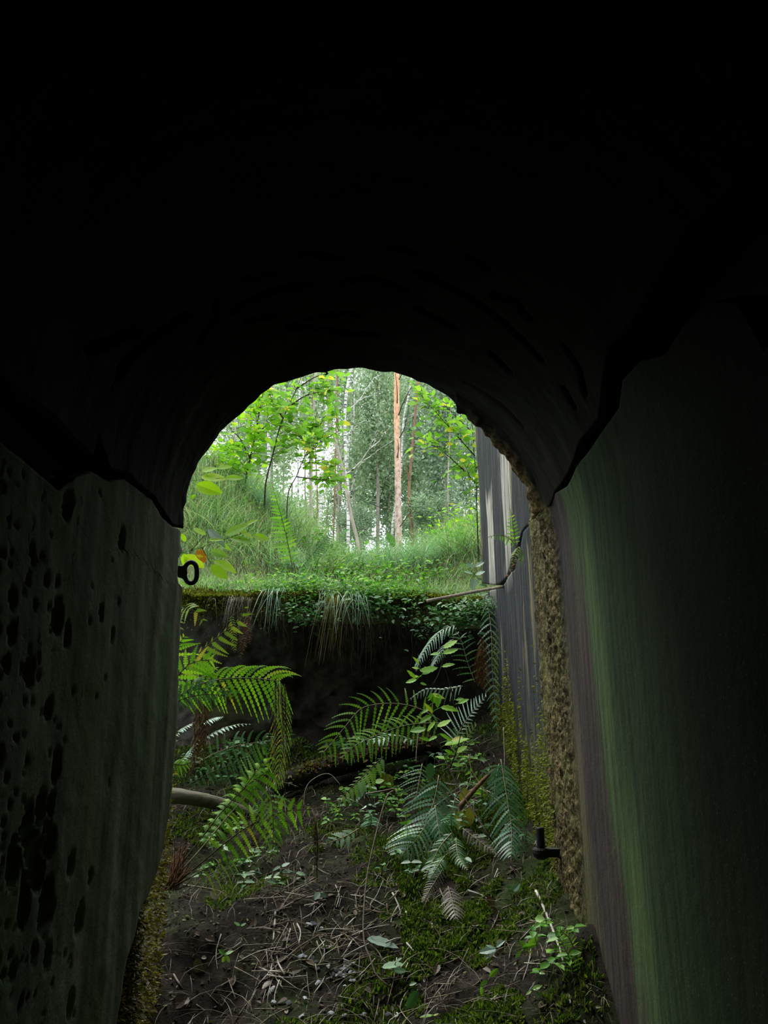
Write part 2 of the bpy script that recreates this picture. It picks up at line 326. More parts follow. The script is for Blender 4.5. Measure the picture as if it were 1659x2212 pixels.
LOUT = [(394, 1140), (390, 1175), (394, 1190), (384, 1206), (381, 1240), (384, 1262), (392, 1270), (390, 1300), (388, 1380), (384, 1480), (380, 1560), (374, 1650), (368, 1720), (364, 1760), (352, 1830), (338, 1880), (318, 1930), (300, 1965), (290, 2020), (272, 2070), (262, 2150), (252, 2212), (225, 2300)]
a = sorted((hit(*p)[1], hit(*p)[0]) for p in LOUT); LU = np.array([q[0] for q in a]); LY = np.array([q[1] for q in a])
def sheet(name, mat, ulo, uhi, yend, ny, nu, disp, y0=-2.0, ynear=.7, side='', thick=.07):
    b = np.linspace(0, 1, nu); um = ulo(2.3)+(uhi(2.3)-ulo(2.3))*b; ye = yend(um)
    near = np.linspace(y0, ynear, 12)[:-1]; a = np.linspace(0, 1, ny)
    YY = np.concatenate([np.repeat(near[:, None], nu, 1), ynear+(ye[None, :]-ynear)*a[:, None]], 0)
    UU = ulo(YY)+(uhi(YY)-ulo(YY))*b[None, :]
    x, z, c, s = upos(UU); d = disp(YY, UU); X = x+c*d; Z = z+s*d; ny2 = YY.shape[0]
    V = np.stack([X, YY, Z], -1).reshape(-1, 3)
    i, j = np.meshgrid(np.arange(ny2-1), np.arange(nu-1), indexing='ij'); k = (i*nu+j).ravel()
    Fc = np.stack([k, k+nu, k+nu+1, k+1], -1)
    o = bulk(name, V, Fc, None, mat, None, (XC, 0, 0), True); o['kind'] = 'structure'
    m = o.modifiers.new('thick', 'SOLIDIFY'); m.thickness = thick; m.offset = 1
    return o
def dents(Y, U, segs, depth, wd):
    d = np.zeros_like(Y)
    for pl, dd, ww in segs:
        h = [hit(*p) for p in pl]
        for (ya, ua), (yb, ub) in zip(h[:-1], h[1:]):
            L2 = (yb-ya)**2+(ub-ua)**2+1e-9; t = np.clip(((Y-ya)*(yb-ya)+(U-ua)*(ub-ua))/L2, 0, 1)
            ds = np.hypot(Y-ya-t*(yb-ya), U-ua-t*(ub-ua)); d = np.maximum(d, dd*depth*np.clip(1-ds/(ww*wd), 0, 1)**.6)
    return d
VC = [([(500, 668), (545, 640), (600, 622), (665, 614)], 1, 1.4), ([(630, 700), (690, 684), (780, 680)], 1, 1), ([(620, 705), (700, 714), (760, 722), (815, 724)], 1, 1.2), ([(745, 610), (800, 602), (850, 618), (875, 632)], 1, 1.4), ([(905, 590), (960, 618), (1010, 645), (1060, 680), (1110, 722), (1165, 775)], 1, 1.5), ([(900, 668), (940, 690), (980, 712)], .8, 1.3), ([(525, 598), (590, 588)], .7, 1), ([(525, 690), (560, 682), (600, 676)], .6, 1), ([(650, 545), (700, 548), (740, 556)], .7, 1.2), ([(850, 532), (890, 540)], .7, 1.3), ([(1010, 555), (1050, 580)], .6, 1.2), ([(1070, 640), (1110, 650), (1140, 685)], .8, 1.5), ([(1058, 765), (1100, 805)], .8, 1.1), ([(1220, 750), (1250, 800), (1262, 850)], .8, 1.2), ([(1215, 840), (1240, 880)], .8, 1), ([(465, 640), (460, 690), (430, 730)], .8, 1.3), ([(260, 800), (290, 760), (350, 715), (400, 680)], .9, 1.6), ([(185, 750), (230, 740), (270, 720)], .8, 1.3), ([(1000, 820), (1080, 870), (1130, 920)], .3, 1)]
def dv(Y, U):
    e = np.interp(U, OU, OY)
    return dents(Y, U, VC, .03, .011) + .018*fbm(Y*2.5, U*1.6, 3, 3) + .004*fbm(Y*16, U*7, 3, 9) + np.where(Y > e-.04, .005*vn(U*40, Y*0, 5), 0)-np.clip((Y-e+.12)/.05, 0, 1)*(U < ZS+.65)*(.01+.02*fbm(Y*45, U*35, 2, 43))
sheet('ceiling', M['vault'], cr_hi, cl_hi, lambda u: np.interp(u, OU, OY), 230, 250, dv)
pits = []
for k in range(330):
    px = random.uniform(-10, 250)**1.0; py = random.uniform(930, 2200)
    if random.random() < (max(px, 0)/260)**.7: continue
    pits.append((*hit(px, py), random.uniform(.002, .0065)*(2.0 if random.random() < .12 else 1)))
for px, py, s in [(265, 1160, .02), (150, 1090, .022), (215, 1325, .013), (240, 1372, .012), (105, 1250, .010), (127, 1258, .009), (125, 1330, .022), (145, 1370, .016), (65, 1450, .018), (122, 1652, .02), (105, 1530, .014), (112, 1740, .014), (193, 1895, .012), (173, 1985, .02), (152, 1870, .016), (235, 1690, .006), (105, 2070, .018), (75, 2060, .014), (150, 2170, .018), (60, 1780, .022), (85, 1870, .03), (30, 1860, .028), (70, 1830, .024), (110, 1820, .018), (55, 1910, .02), (100, 1790, .012), (90, 1745, .02), (50, 1960, .022), (255, 1300, .006), (190, 1340, .006), (207, 1505, .005), (100, 1960, .03)]: pits.append((*hit(px, py), s))
def dl(Y, U):
    d = .008*fbm(Y*6, U*5, 4, 21)+.002*fbm(Y*40, U*30, 2, 22)
    for y, u, s in pits:
        q = ((Y-y)/s)**2+((U-u)/(s*1.7))**2; q = q*(1+.6*vn(Y*90, U*70, 31)); d = np.where(q < 1, d+(.006+.5*s)*np.sqrt(np.clip(1-q, 0, 1)), d)
    return d
UF = ZS+RAD*pi+ZS-.35
sheet('wall_left', M['wall_left'], cl_lo, lambda y: np.full(np.shape(y), UF), lambda u: np.interp(u, LU, LY), 200, 330, dl, thick=.04)
def dr(Y, U):
    lean = (U-1.6)*.06; yr = Y-lean+.03*vn(U*6, U*0, 41)
    rb = np.clip((yr-2.48)/.05, 0, 1)*np.clip((2.89-yr)/.03, 0, 1)
    return .010*fbm(Y*4, U*1.5, 2, 40)+.0012*fbm(Y*60, U*40, 3, 42)-rb*(.012+.016*fbm(Y*80, U*60, 3, 43))
crk = lambda px, py: (hitx(px, py, XR).y, hitx(px, py, XR).z)
lowT = sorted(crk(*p) for p in [(1060, 1275), (1072, 1272), (1085, 1268), (1098, 1246), (1112, 1232), (1122, 1200), (1132, 1150), (1150, 1128), (1165, 1118)])
uppB = sorted(crk(*p) for p in [(1040, 1260), (1066, 1264), (1080, 1262), (1092, 1248), (1102, 1225), (1108, 1200), (1120, 1178), (1128, 1150), (1140, 1135), (1150, 1140), (1165, 1100)])
YI = hit(1166, 1116)[0]
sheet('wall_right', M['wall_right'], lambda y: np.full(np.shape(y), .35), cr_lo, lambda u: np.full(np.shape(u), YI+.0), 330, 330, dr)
lT = np.array(lowT); uB = np.array(uppB); YE = 4.52
def plane_sheet(name, zlo, zhi, ya, yb, ny, nz):
    Y, b = np.meshgrid(np.linspace(ya, yb, ny), np.linspace(0, 1, nz), indexing='ij'); Z = zlo(Y)+(zhi(Y)-zlo(Y))*b
    ex = .03*vn(Z*7, Z*0, 55)+.015*vn(Z*30, Z*0, 56); Y = Y+ex*np.clip((Y-yb+.2)/.2, 0, 1)
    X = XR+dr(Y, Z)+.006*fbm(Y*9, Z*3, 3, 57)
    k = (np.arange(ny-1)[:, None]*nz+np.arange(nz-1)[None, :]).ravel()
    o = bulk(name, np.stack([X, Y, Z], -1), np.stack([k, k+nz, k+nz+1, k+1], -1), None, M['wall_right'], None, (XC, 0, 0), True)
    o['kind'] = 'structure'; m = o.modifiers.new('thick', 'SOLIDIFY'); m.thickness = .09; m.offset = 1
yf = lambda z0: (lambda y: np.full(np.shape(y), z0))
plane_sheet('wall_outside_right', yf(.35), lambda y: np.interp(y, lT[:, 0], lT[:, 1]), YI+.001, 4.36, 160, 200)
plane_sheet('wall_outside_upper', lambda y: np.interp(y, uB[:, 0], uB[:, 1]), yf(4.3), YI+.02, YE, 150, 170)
# dark masonry behind the cracks, tunnel end, outer faces
def box(name, x0, x1, y0, y1, z0, z1, mat, kind='structure'):
    mb = MB(); c = [(x, y, z) for z in (z0, z1) for y in (y0, y1) for x in (x0, x1)]
    mb.add(c, [(0, 2, 3, 1), (4, 5, 7, 6), (0, 1, 5, 4), (2, 6, 7, 3), (0, 4, 6, 2), (1, 3, 7, 5)]); o = mb.build(name, mat, None, ((x0+x1)/2, (y0+y1)/2, z0)); o['kind'] = kind; return o
box('wall_core_right', XR+.10, XR+1.2, -2.2, 2.6, .2, 3.2, M['concrete_dark'])
box('wall_core_outside', XR+.10, XR+1.2, 2.6, 4.42, .2, 4.25, M['concrete_dark'])
box('wall_core_left', XL-1.6, XL-.09, -2.2, 2.34, .2, 3.2, M['concrete_dark'])
box('wall_back', XL-1.2, XR+1.2, -2.3, -1.95, .2, 4.0, M['concrete_dark'])
box('trim_1', XL-1.6, XR+1.2, -2.2, 2.30, ZS+RAD+.12, 4.6, M['concrete_dark'])
# outer face with the arch hole
mb = MB(); K = 48; V = []
for k in range(K+1):
    th = pi*k/K; u = ZS+RAD*th; yy = float(np.interp(u, OU, OY))-.03; x = XC+(RAD+.05)*math.cos(th); z = ZS+(RAD+.05)*math.sin(th)
    V += [(x, yy, z), (XC+3.2*math.cos(th), yy, ZS+2.5*math.sin(th))]
mb.add(V, [(2*k, 2*k+1, 2*k+3, 2*k+2) for k in range(K)]); mb.add([(XL-.05, 2.34, ZS), (XC-3.2, 2.34, ZS), (XC-3.2, 2.34, .2), (XL-.05, 2.34, .2)], [(0, 1, 2, 3)])
o = mb.build('wall_front', M['concrete_dark'], None, (XC, 2.4, 2)); o['kind'] = 'structure'

# ------------------------------------------------------------------ ground
PY = [-3, 1.5, 2.0, 2.35, 2.8, 3.1, 3.45, 3.85, 4.2, 4.8]; PZ = [.5, .56, .74, .86, 1.0, 1.09, 1.20, 1.34, 1.5, 1.62]
def gz(x, y):
    x = np.asarray(x, float); y = np.asarray(y, float)
    z = np.interp(y, PY, PZ)+.10*fbm(x*2.2, y*2.2, 3, 60)+.035*fbm(x*11, y*11, 3, 61)
    z = z+.16*np.clip((x-.12)/.45, 0, 1)**1.5*np.clip((y-2.0)/.4, 0, 1)
    z = z-.14*np.exp(-(((x+.48)/.14)**2+((y-2.45)/.22)**2))
    return z
PA = P(390, 1284, 4.35); PB = P(1060, 1290, 4.35)
def zl(x): return PA.z+(np.asarray(x, float)-PA.x)*(PB.z-PA.z)/(PB.x-PA.x)
def hz(x, y):
    x = np.asarray(x, float); y = np.asarray(y, float); t = y-4.35
    z = zl(np.clip(x, -2.5, 2))+np.interp(t, [-.3, 0, .6, 2, 4.6, 6, 60], [-.12, 0, .16, .50, 1.15, 1.25, 1.3])
    z = z+.72*np.clip((-x-.35)/.9, 0, 1.3)*np.clip((t-.4)/1.6, 0, 1)+.35*np.clip((x-.25)/.6, 0, 1.5)*np.clip((t-.2)/1.2, 0, 1)
    return z+.10*fbm(x*1.2, y*1.2, 3, 70)*np.clip(t+.3, .2, 1)+.03*fbm(x*6, y*6, 2, 71)
def grid(name, xs, ys, fz, mat, org):
    X, Y = np.meshgrid(xs, ys, indexing='ij'); Z = fz(X, Y); ny = len(ys)
    k = (np.arange(len(xs)-1)[:, None]*ny+np.arange(ny-1)[None, :]).ravel()
    o = bulk(name, np.stack([X, Y, Z], -1), np.stack([k, k+ny, k+ny+1, k+1], -1), None, mat, None, org, True); o['kind'] = 'structure'; return o
grid('floor', np.arange(-2.6, XR+.12, .02), np.concatenate([np.arange(-2, 1.6, .2), np.arange(1.6, 4.75, .02)]), gz, M['soil'], (0, 3, 1))
hx = np.concatenate([np.arange(-16, -3, .8), np.arange(-3, 2, .05), np.arange(2, 14, .8)]); hy = np.concatenate([np.arange(4.3, 7, .05), np.arange(7, 12, .25), np.arange(12, 62, 3)])
# lip of the bank, uneven in plan
def hill_mesh():
    X, Y = np.meshgrid(hx, hy, indexing='ij'); Z = hz(X, Y); lip = .07*fbm(X*3, X*0, 3, 80); Y2 = Y+lip*np.clip(1-(Y-4.3)/.3, 0, 1)-.0
    V = np.stack([X, Y2, Z], -1); front = V[:, :1].copy(); front[..., 2] -= .12; front[..., 1] += .05; back = front.copy(); back[..., 2] -= .03; back[..., 1] += .35
    V = np.concatenate([back, front, V], 1); ny = V.shape[1]; k = (np.arange(len(hx)-1)[:, None]*ny+np.arange(ny-1)[None, :]).ravel()
    o = bulk('hillside', V, np.stack([k, k+ny, k+ny+1, k+1], -1), None, M['hill'], None, (0, 5, 2.4), True); o['kind'] = 'structure'
hill_mesh()
# bank face: recessed earth right, old concrete left
def bank(name, x0, x1, y0):
    X, b = np.meshgrid(np.arange(x0, x1, .016), np.linspace(0, 1, 80), indexing='ij'); zt = zl(X)-.02; zb = 1.2; Z = zb+(zt-zb)*b
    rec = .24*np.clip((X+.85+.15*vn(Z*5, Z*0, 95))/.45, .04, 1)
    Y = y0-.04+rec*np.clip(np.sin(np.clip(b*1.05, 0, 1)*pi), 0, 1)**.5+.06*fbm(X*4, Z*6, 5, 90)*np.clip(rec/.1, .5, 1)+.02*fbm(X*22, Z*30, 2, 91)
    nz = X.shape[1]; k = (np.arange(X.shape[0]-1)[:, None]*nz+np.arange(nz-1)[None, :]).ravel()
    o = bulk(name, np.stack([X, Y, Z], -1), np.stack([k, k+nz, k+nz+1, k+1], -1), None, M['bank'], None, (0, 0, 0), True); o['kind'] = 'structure'
bank('wall_bank', -2.6, XR+.1, 4.38)

def ghit(px, py, f=gz):
    d = ray(px, py); t = 1.6
    while t < 30:
        p = CAM+d*t
        if p.z < float(f(p.x, p.y)): return p
        t += .015
    return CAM+d*4
def onm(px, py): return ghit(px, py)

# ------------------------------------------------------------------ vegetation kit
def nrmz(a): return a/np.maximum(np.linalg.norm(a, axis=-1, keepdims=True), 1e-9)
def bleaf(p, d, n, L, W, fold=.25, curl=.15):
    d = nrmz(d); s = nrmz(np.cross(d, n)); n = np.cross(s, d); L = L[:, None]; W = W[:, None]
    v = [p, p+d*L*.3+s*W*.46+n*fold*W*.5, p+d*L*.68+s*W*.38+n*(fold*W*.45-curl*L*.3), p+d*L-n*curl*L, p+d*L*.68-s*W*.38+n*(fold*W*.45-curl*L*.3), p+d*L*.3-s*W*.46+n*fold*W*.5]
    V = np.stack(v, 1).reshape(-1, 3); k = np.arange(len(p))*6
    return V, np.concatenate([np.stack([k, k+1, k+2, k+3], -1), np.stack([k, k+3, k+4, k+5], -1)], 0)
def leaves(name, p, d, n, L, W, mat, parent=None, origin=None, r=None, **kw):
    V, Fc = bleaf(p, d, n, L, W, **kw); r = RS.rand(len(p)) if r is None else r
    return bulk(name, V, Fc, np.concatenate([r, r]), mat, parent, origin)
def blades(name, b, h, az, bend, wd, mat, seg=5, r=None, parent=None, origin=None, drop=0.0):
    n = len(b); dx = np.stack([np.cos(az), np.sin(az), 0*az], -1); sd = np.stack([-np.sin(az+RS.uniform(-1, 1, n)), np.cos(az), 0*az], -1); upv = np.array([0, 0, 1.0])
    rows = []
    for i in range(seg+1):
        s = i/seg; c = b+upv*(h*(s-.55*np.minimum(bend, 1.2)*s*s) - drop*h*s**3)[:, None]+dx*(h*bend*s**1.7*.8)[:, None]; q = (wd*(1-s**1.6)*.5+.0002)[:, None]*sd
        rows += [c-q, c+q]
    V = np.stack(rows, 1).reshape(-1, 3); m = 2*(seg+1); k = np.arange(n)*m
    Fc = np.concatenate([np.stack([k+2*i, k+2*i+1, k+2*i+3, k+2*i+2], -1) for i in range(seg)], 0); r = RS.rand(n) if r is None else r
    return bulk(name, V, Fc, np.tile(r, seg), mat, parent, origin)
def leaf1(mb, p0, p1, nrm, w=.5, fold=.2, curl=.1, serr=0, r=None, lobes=False):
    p0 = Vector(p0); p1 = Vector(p1); d = p1-p0; L = d.length; d.normalize(); s = d.cross(nrm).normalized(); n = s.cross(d)
    st = [0, .06, .14, .24, .36, .48, .6, .72, .83, .93, 1]; V = []; Fc = []; r = random.random() if r is None else r
    for i, t in enumerate(st):
        hw = .5*w*L*(math.sin(pi*t**.8)**.8 if 0 < t < 1 else 0)
        if lobes: hw *= (1.45 if i in (3, 6) else .62)
        elif serr and i % 2: hw *= 1-serr
        c = p0+d*L*t-n*curl*L*t*t; V += [c+s*hw+n*(fold*hw), c, c-s*hw+n*(fold*hw)]
    for i in range(len(st)-1):
        a = 3*i; Fc += [(a, a+1, a+4, a+3), (a+1, a+2, a+5, a+4)]
    mb.add(V, Fc, r)
def frond(root, name, px, L, mat, n=22, nrm=(0, -1, .3), ang=72, droop=.15, bare=0.0, width=.8, rach='rachis_dark', prof='lady', dn=1.0, upk=1.0, rr=.0016, teeth=9, gdir=(0, 0, -1), asym=0, label=None, pts=None):
    """px: (x, y, depth) along the midrib; L in pixels; one blade mesh with its midrib as sub-part"""
    pts = [P(*q) for q in px] if pts is None else pts
    Ym = sum(p.y for p in pts)/len(pts); L = L*Ym/F if L > 1 else L; nrm = Vector(nrm).normalized(); g = Vector(gdir)
    C = crom(pts, 60); mb = MB(); tot = sum((C[i+1]-C[i]).length for i in range(59)); sp = tot*(1-bare)/n
    for i in range(n):
        t = (i+.5)/n; tt = bare+(1-bare)*t; q = tt*59; j = min(int(q), 58); c = C[j].lerp(C[j+1], q-j); T = (C[min(j+2, 59)]-C[max(j-1, 0)]).normalized()
        pl = {'lady': min(1, .45+2.2*t)*(1-t)**.75+.04, 'tri': (1-t)**.9+.03, 'even': min(1, .6+2*t)*(1-t**6)+.02, 'end': .5+.5*t if t < .9 else .6}[prof]*L
        nn = (nrm-T*nrm.dot(T)).normalized(); sd = T.cross(nn)
        for sg in (-1, 1):
            k = (upk if sg > 0 else dn)
            if k <= 0.02: continue
            ln = pl*k*random.uniform(.88, 1.08); a = math.radians(ang*(1-.25*t)+random.uniform(-6, 6)+asym*sg); d = (sd*sg*math.sin(a)+T*math.cos(a)+rv(.06)).normalized()
            wd = min(sp*width, ln*.4)*.5; pr = d.cross(nn).normalized(); m = max(4, min(teeth, int(ln/ (wd*.8)+2))); V = []; Fc = []
            jn = rv(.12)
            def mid(s): return c+d*ln*s+g*droop*ln*s*s+jn*ln*s*s*.3-nn*.1*ln*s*s
            pr = (pr+rv(.25)).normalized()
            V.append(mid(0))
            for h in range(m):
                s0 = h/m; s1 = (h+1)/m; ww = wd*(1-s0**1.8)*(.55 if h == 0 else 1)+.0004; b0 = len(V)-1
                V += [mid(s0+.15/m)+pr*ww*.85, mid(s0+.75/m)+pr*ww, mid(s0+.15/m)-pr*ww*.85, mid(s0+.75/m)-pr*ww, mid(s1)]
                Fc += [(b0, b0+1, b0+2, b0+5), (b0, b0+5, b0+4, b0+3)]
            mb.add(V, Fc, random.random())
    o = mb.build(name, M[mat], root)
    if label: o['label'] = label
    tb = MB(); tb.tube(C[::3]+[C[-1]], [rr*(1.3-.9*i/20) for i in range(len(C[::3])+1)], 5); tb.build('midrib', M[rach], o, smooth=True)
    return o
def stems(root, name, lines, rad, mat, n=14, tap=.35):
    mb = MB()
    for ln in lines:
        pts = [P(*q) for q in ln]; C = crom(pts, n); mb.tube(C, [rad*(1-(1-tap)*i/(n-1)) for i in range(n)], 6)
    return mb.build(name, M[mat], root, smooth=True)
def twigmesh(pts, rad, n=6, tap=.5, jit=.0, cnt=10):
    C = crom(pts, cnt); mb = MB(); mb.tube(C, [rad*(1-(1-tap)*i/(cnt-1)) for i in range(cnt)], n, jit=jit); return mb
# ------------------------------------------------------------------ trees beyond the bank
def ground_under(p): return Vector((p.x, p.y, float(hz(p.x, p.y))-.05))
def trunk_tree(name, label, cat, px, Y, wpx, mat, branches=(), dead=(), group=None, topz=None, bmat=None):
    pts = [P(x, y, Y) for x, y in px]; low = max(pts, key=lambda p: -p.z); low = min(pts, key=lambda p: p.z)
    if pts[0].z > pts[-1].z: pts = pts[::-1]
    base = ground_under(pts[0]); k = Y/F; d = (pts[0]-pts[1]).normalized(); base.x = pts[0].x+d.x*(pts[0].z-base.z)*.4
    base = ground_under(base); top = pts[-1]+(pts[-1]-pts[-2]).normalized()*4.5
    root = thing(name, base, label, cat, group); mb = MB(); C = crom([base]+pts+[top], 40); r0_ = wpx*k/2
    mb.tube(C, [r0_*(1.25 if i == 0 else 1.08-.5*i/39) for i in range(40)], 10, jit=.05); mb.build('trunk', M[mat], root, smooth=True)
    for ln, bw in branches:
        q = [P(x, y, Y-(.0 if j == 0 else .25*j)) for j, (x, y) in enumerate(ln)]; C = crom(q, 14); m2 = MB()
        m2.tube([c+rv(.012) for c in C], [bw*k/2*(1-.75*i/13) for i in range(14)], 6); m2.build('branch', M[bmat or mat], root, smooth=True)
    for ln, bw in dead:
        q = [P(x, y, Y-.12-.05*j) for j, (x, y) in enumerate(ln)]; C = crom(q, 10); m2 = MB()
        m2.tube(C, [bw*k/2*(1-.6*i/9) for i in range(10)], 6); b = m2.build('dead_branch', M['dark_twig'], root, smooth=True); b['label'] = 'dark dead branch'
    return root
trunk_tree('pine_tree', 'tall straight pine with orange bark and short black dead branches', 'tree', [(857, 790), (857, 900), (859, 1000), (860, 1100), (861, 1185)], 20, 16.5, 'pine_bark', [],
  [([(858, 989), (861, 968), (859, 950)], 3), ([(858, 871), (858, 845), (854, 806)], 3), ([(861, 897), (872, 868), (896, 822)], 3.4), ([(863, 946), (874, 924), (884, 880)], 2.6), ([(866, 1033), (880, 1020)], 2), ([(862, 820), (870, 805), (880, 790)], 2.6), ([(845, 1102), (810, 1092), (780, 1080)], 2), ([(864, 1138), (880, 1115), (893, 1098)], 2.4), ([(866, 1075), (884, 1092)], 2)])
trunk_tree('pine_tree', 'thin brown pine stem just right of the tall orange pine', 'tree', [(889, 985), (885, 1030), (884, 1090), (891, 1165)], 22, 7, 'pine_small', [([(885, 1040), (878, 1010), (880, 985)], 3)])
trunk_tree('birch_tree', 'white forked birch left of the tall orange pine', 'tree', [(757, 800), (748, 850), (745, 900), (746, 960), (749, 1020), (752, 1090), (752, 1160)], 17, 8, 'birch_bark',
  [([(750, 1020), (753, 960), (763, 910), (765, 855), (762, 820)], 6), ([(765, 925), (780, 912), (800, 910)], 2.4), ([(753, 835), (770, 815), (790, 800)], 3), ([(746, 893), (775, 865), (806, 820), (830, 805)], 3.6), ([(745, 880), (730, 860), (720, 835)], 3), ([(775, 865), (800, 855), (815, 850)], 2.2)])
trunk_tree('birch_tree', 'leaning pale tree with bare branches spreading towards the orange pine', 'tree', [(712, 892), (716, 920), (724, 952), (738, 1005), (748, 1056), (757, 1107), (765, 1140), (773, 1175)], 13.5, 8, 'lean_bark',
  [([(748, 1030), (762, 1012), (779, 998), (796, 975), (820, 950), (843, 922)], 4.5), ([(796, 976), (808, 958), (816, 932)], 2.6), ([(798, 970), (810, 940), (822, 912)], 2.4), ([(757, 1085), (764, 1040), (776, 1005), (790, 995)], 4), ([(778, 1000), (800, 985), (822, 970), (850, 950)], 2.2), ([(766, 1062), (770, 1055), (775, 1050)], 2), ([(750, 1080), (735, 1072), (720, 1060)], 2.6), ([(740, 1108), (730, 1095), (722, 1080)], 2), ([(775, 1155), (785, 1146), (795, 1138)], 2.2)], bmat='birch_bark')
trunk_tree('birch_tree', 'white birch with dark patches behind the left sapling leaves', 'tree', [(702, 800), (703, 858), (705, 902), (701, 964), (697, 1010), (694, 1066), (690, 1170)], 16, 7.5, 'birch_bark', [([(704, 880), (690, 850), (686, 820)], 3)])
trunk_tree('birch_tree', 'broad white birch trunk among the saplings furthest left', 'tree', [(592, 800), (585, 880), (581, 930), (580, 1025), (575, 1120)], 15, 8.5, 'birch_bark', [([(583, 900), (600, 870), (612, 840)], 3)])
trunk_tree('birch_tree', 'white birch leaning right behind the orange pine', 'tree', [(892, 800), (884, 850), (873, 900), (869, 960), (866, 1020), (850, 1120), (847, 1170)], 24, 6.5, 'birch_bark', [([(866, 995), (885, 970), (905, 952)], 3), ([(872, 908), (890, 895), (912, 880)], 2.6), ([(868, 930), (885, 905), (905, 885)], 2)])
trunk_tree('birch_tree', 'slim grey birch between the two left white birches', 'tree', [(650, 800), (645, 900), (644, 980), (644, 1066), (640, 1160)], 19, 5, 'birch_bark', [([(645, 935), (632, 915), (620, 905)], 2)])
trunk_tree('birch_tree', 'distant white birch top just left of the orange pine', 'tree', [(800, 780), (806, 812), (812, 835), (822, 870), (828, 930), (832, 1000), (836, 1170)], 32, 5, 'birch_bark', [([(812, 835), (822, 820), (828, 800)], 2.4)])
xs = [(676, 16, 4), (720, 22, 4), (733, 26, 3.5), (662, 28, 3.5), (786, 30, 3), (910, 30, 3), (926, 27, 3.5), (612, 24, 4), (945, 25, 3), (683, 23, 3), (545, 20, 4), (505, 18, 4), (768, 27, 3), (970, 22, 3.5), (525, 26, 4)]
for i, (x, Y, wp) in enumerate(xs):
    l = random.uniform(-14, 14)
    trunk_tree('slender_tree', 'thin distant trunk among the dense foliage beyond the bank', 'tree', [(x+l, 790), (x+l*.5+random.uniform(-4, 4), 950), (x+random.uniform(-4, 4), 1060), (x, 1170)], Y, wp, random.choice(['birch_bark', 'lean_bark', 'lean_bark', 'pine_small']),
      [([(x+l*.4, 1000), (x+l*.4+random.choice([-1, 1])*12, 975), (x+random.choice([-1, 1])*24, 950)], 1.6)], group='thin trunks in the distance')
# leafy crowns: each a tree of its own
def crown_pts(n, rx, rz, clumps, seed):
    R = np.random.RandomState(seed); c = R.normal(0, .42, (clumps, 3)); c = c/np.maximum(1, np.linalg.norm(c, axis=1, keepdims=True))
    k = R.randint(0, clumps, n); s = R.uniform(.08, .17, clumps)[k][:, None]; p = c[k]+R.normal(0, 1, (n, 3))*s*np.array([1, 1, .75]); return p*np.array([rx, rx, rz]), R
protos = {}
def crown_tree(label, X, Y, z0, z1, rx, matn, seed, n, ls, group=None, name='leafy_tree'):
    zb = float(hz(X, Y))-.05; root = thing(name, (X, Y, zb), label, 'tree', group); key = (matn, seed, n, ls); h = z1-z0
    if key not in protos:
        p, R = crown_pts(n, 1.0, 1.0, 60, seed); d = R.normal(0, 1, (n, 3))+np.array([0, 0, -.4]); nn = R.normal(0, 1, (n, 3)); L = R.uniform(.6, 1.25, n)*ls
        p = p*np.array([rx, rx, h/2])+np.array([0, 0, (z0+z1)/2-zb]); o = leaves('foliage', p, d, nn, L, L*.62, M[matn], root, r=R.rand(n)); o.data.transform(Matrix.Translation((root.location)))
        protos[key] = (o.data, rx, h, (z0+z1)/2-zb)
    else:
        me, rx0, h0, zc = protos[key]; o = bpy.data.objects.new('foliage', me); COL.objects.link(o); o.parent = root
        o.scale = (rx/rx0, rx/rx0, h/h0); o.location = (0, 0, (z0+z1)/2-zb-zc*h/h0); o.rotation_euler = (0, 0, random.uniform(0, 6))
    mb = MB(); mb.tube(crom([(X, Y, zb), (X+random.uniform(-.3, .3), Y, zb+h*.4), (X+random.uniform(-.4, .4), Y, z1-h*.2)], 12), [.10*(1-.06*i) for i in range(12)], 6, jit=.05); mb.build('trunk', M['lean_bark'], root)
def zpx(py, Y): return P(830, py, Y).z
def xpx(px, Y): return P(px, 1000, Y).x
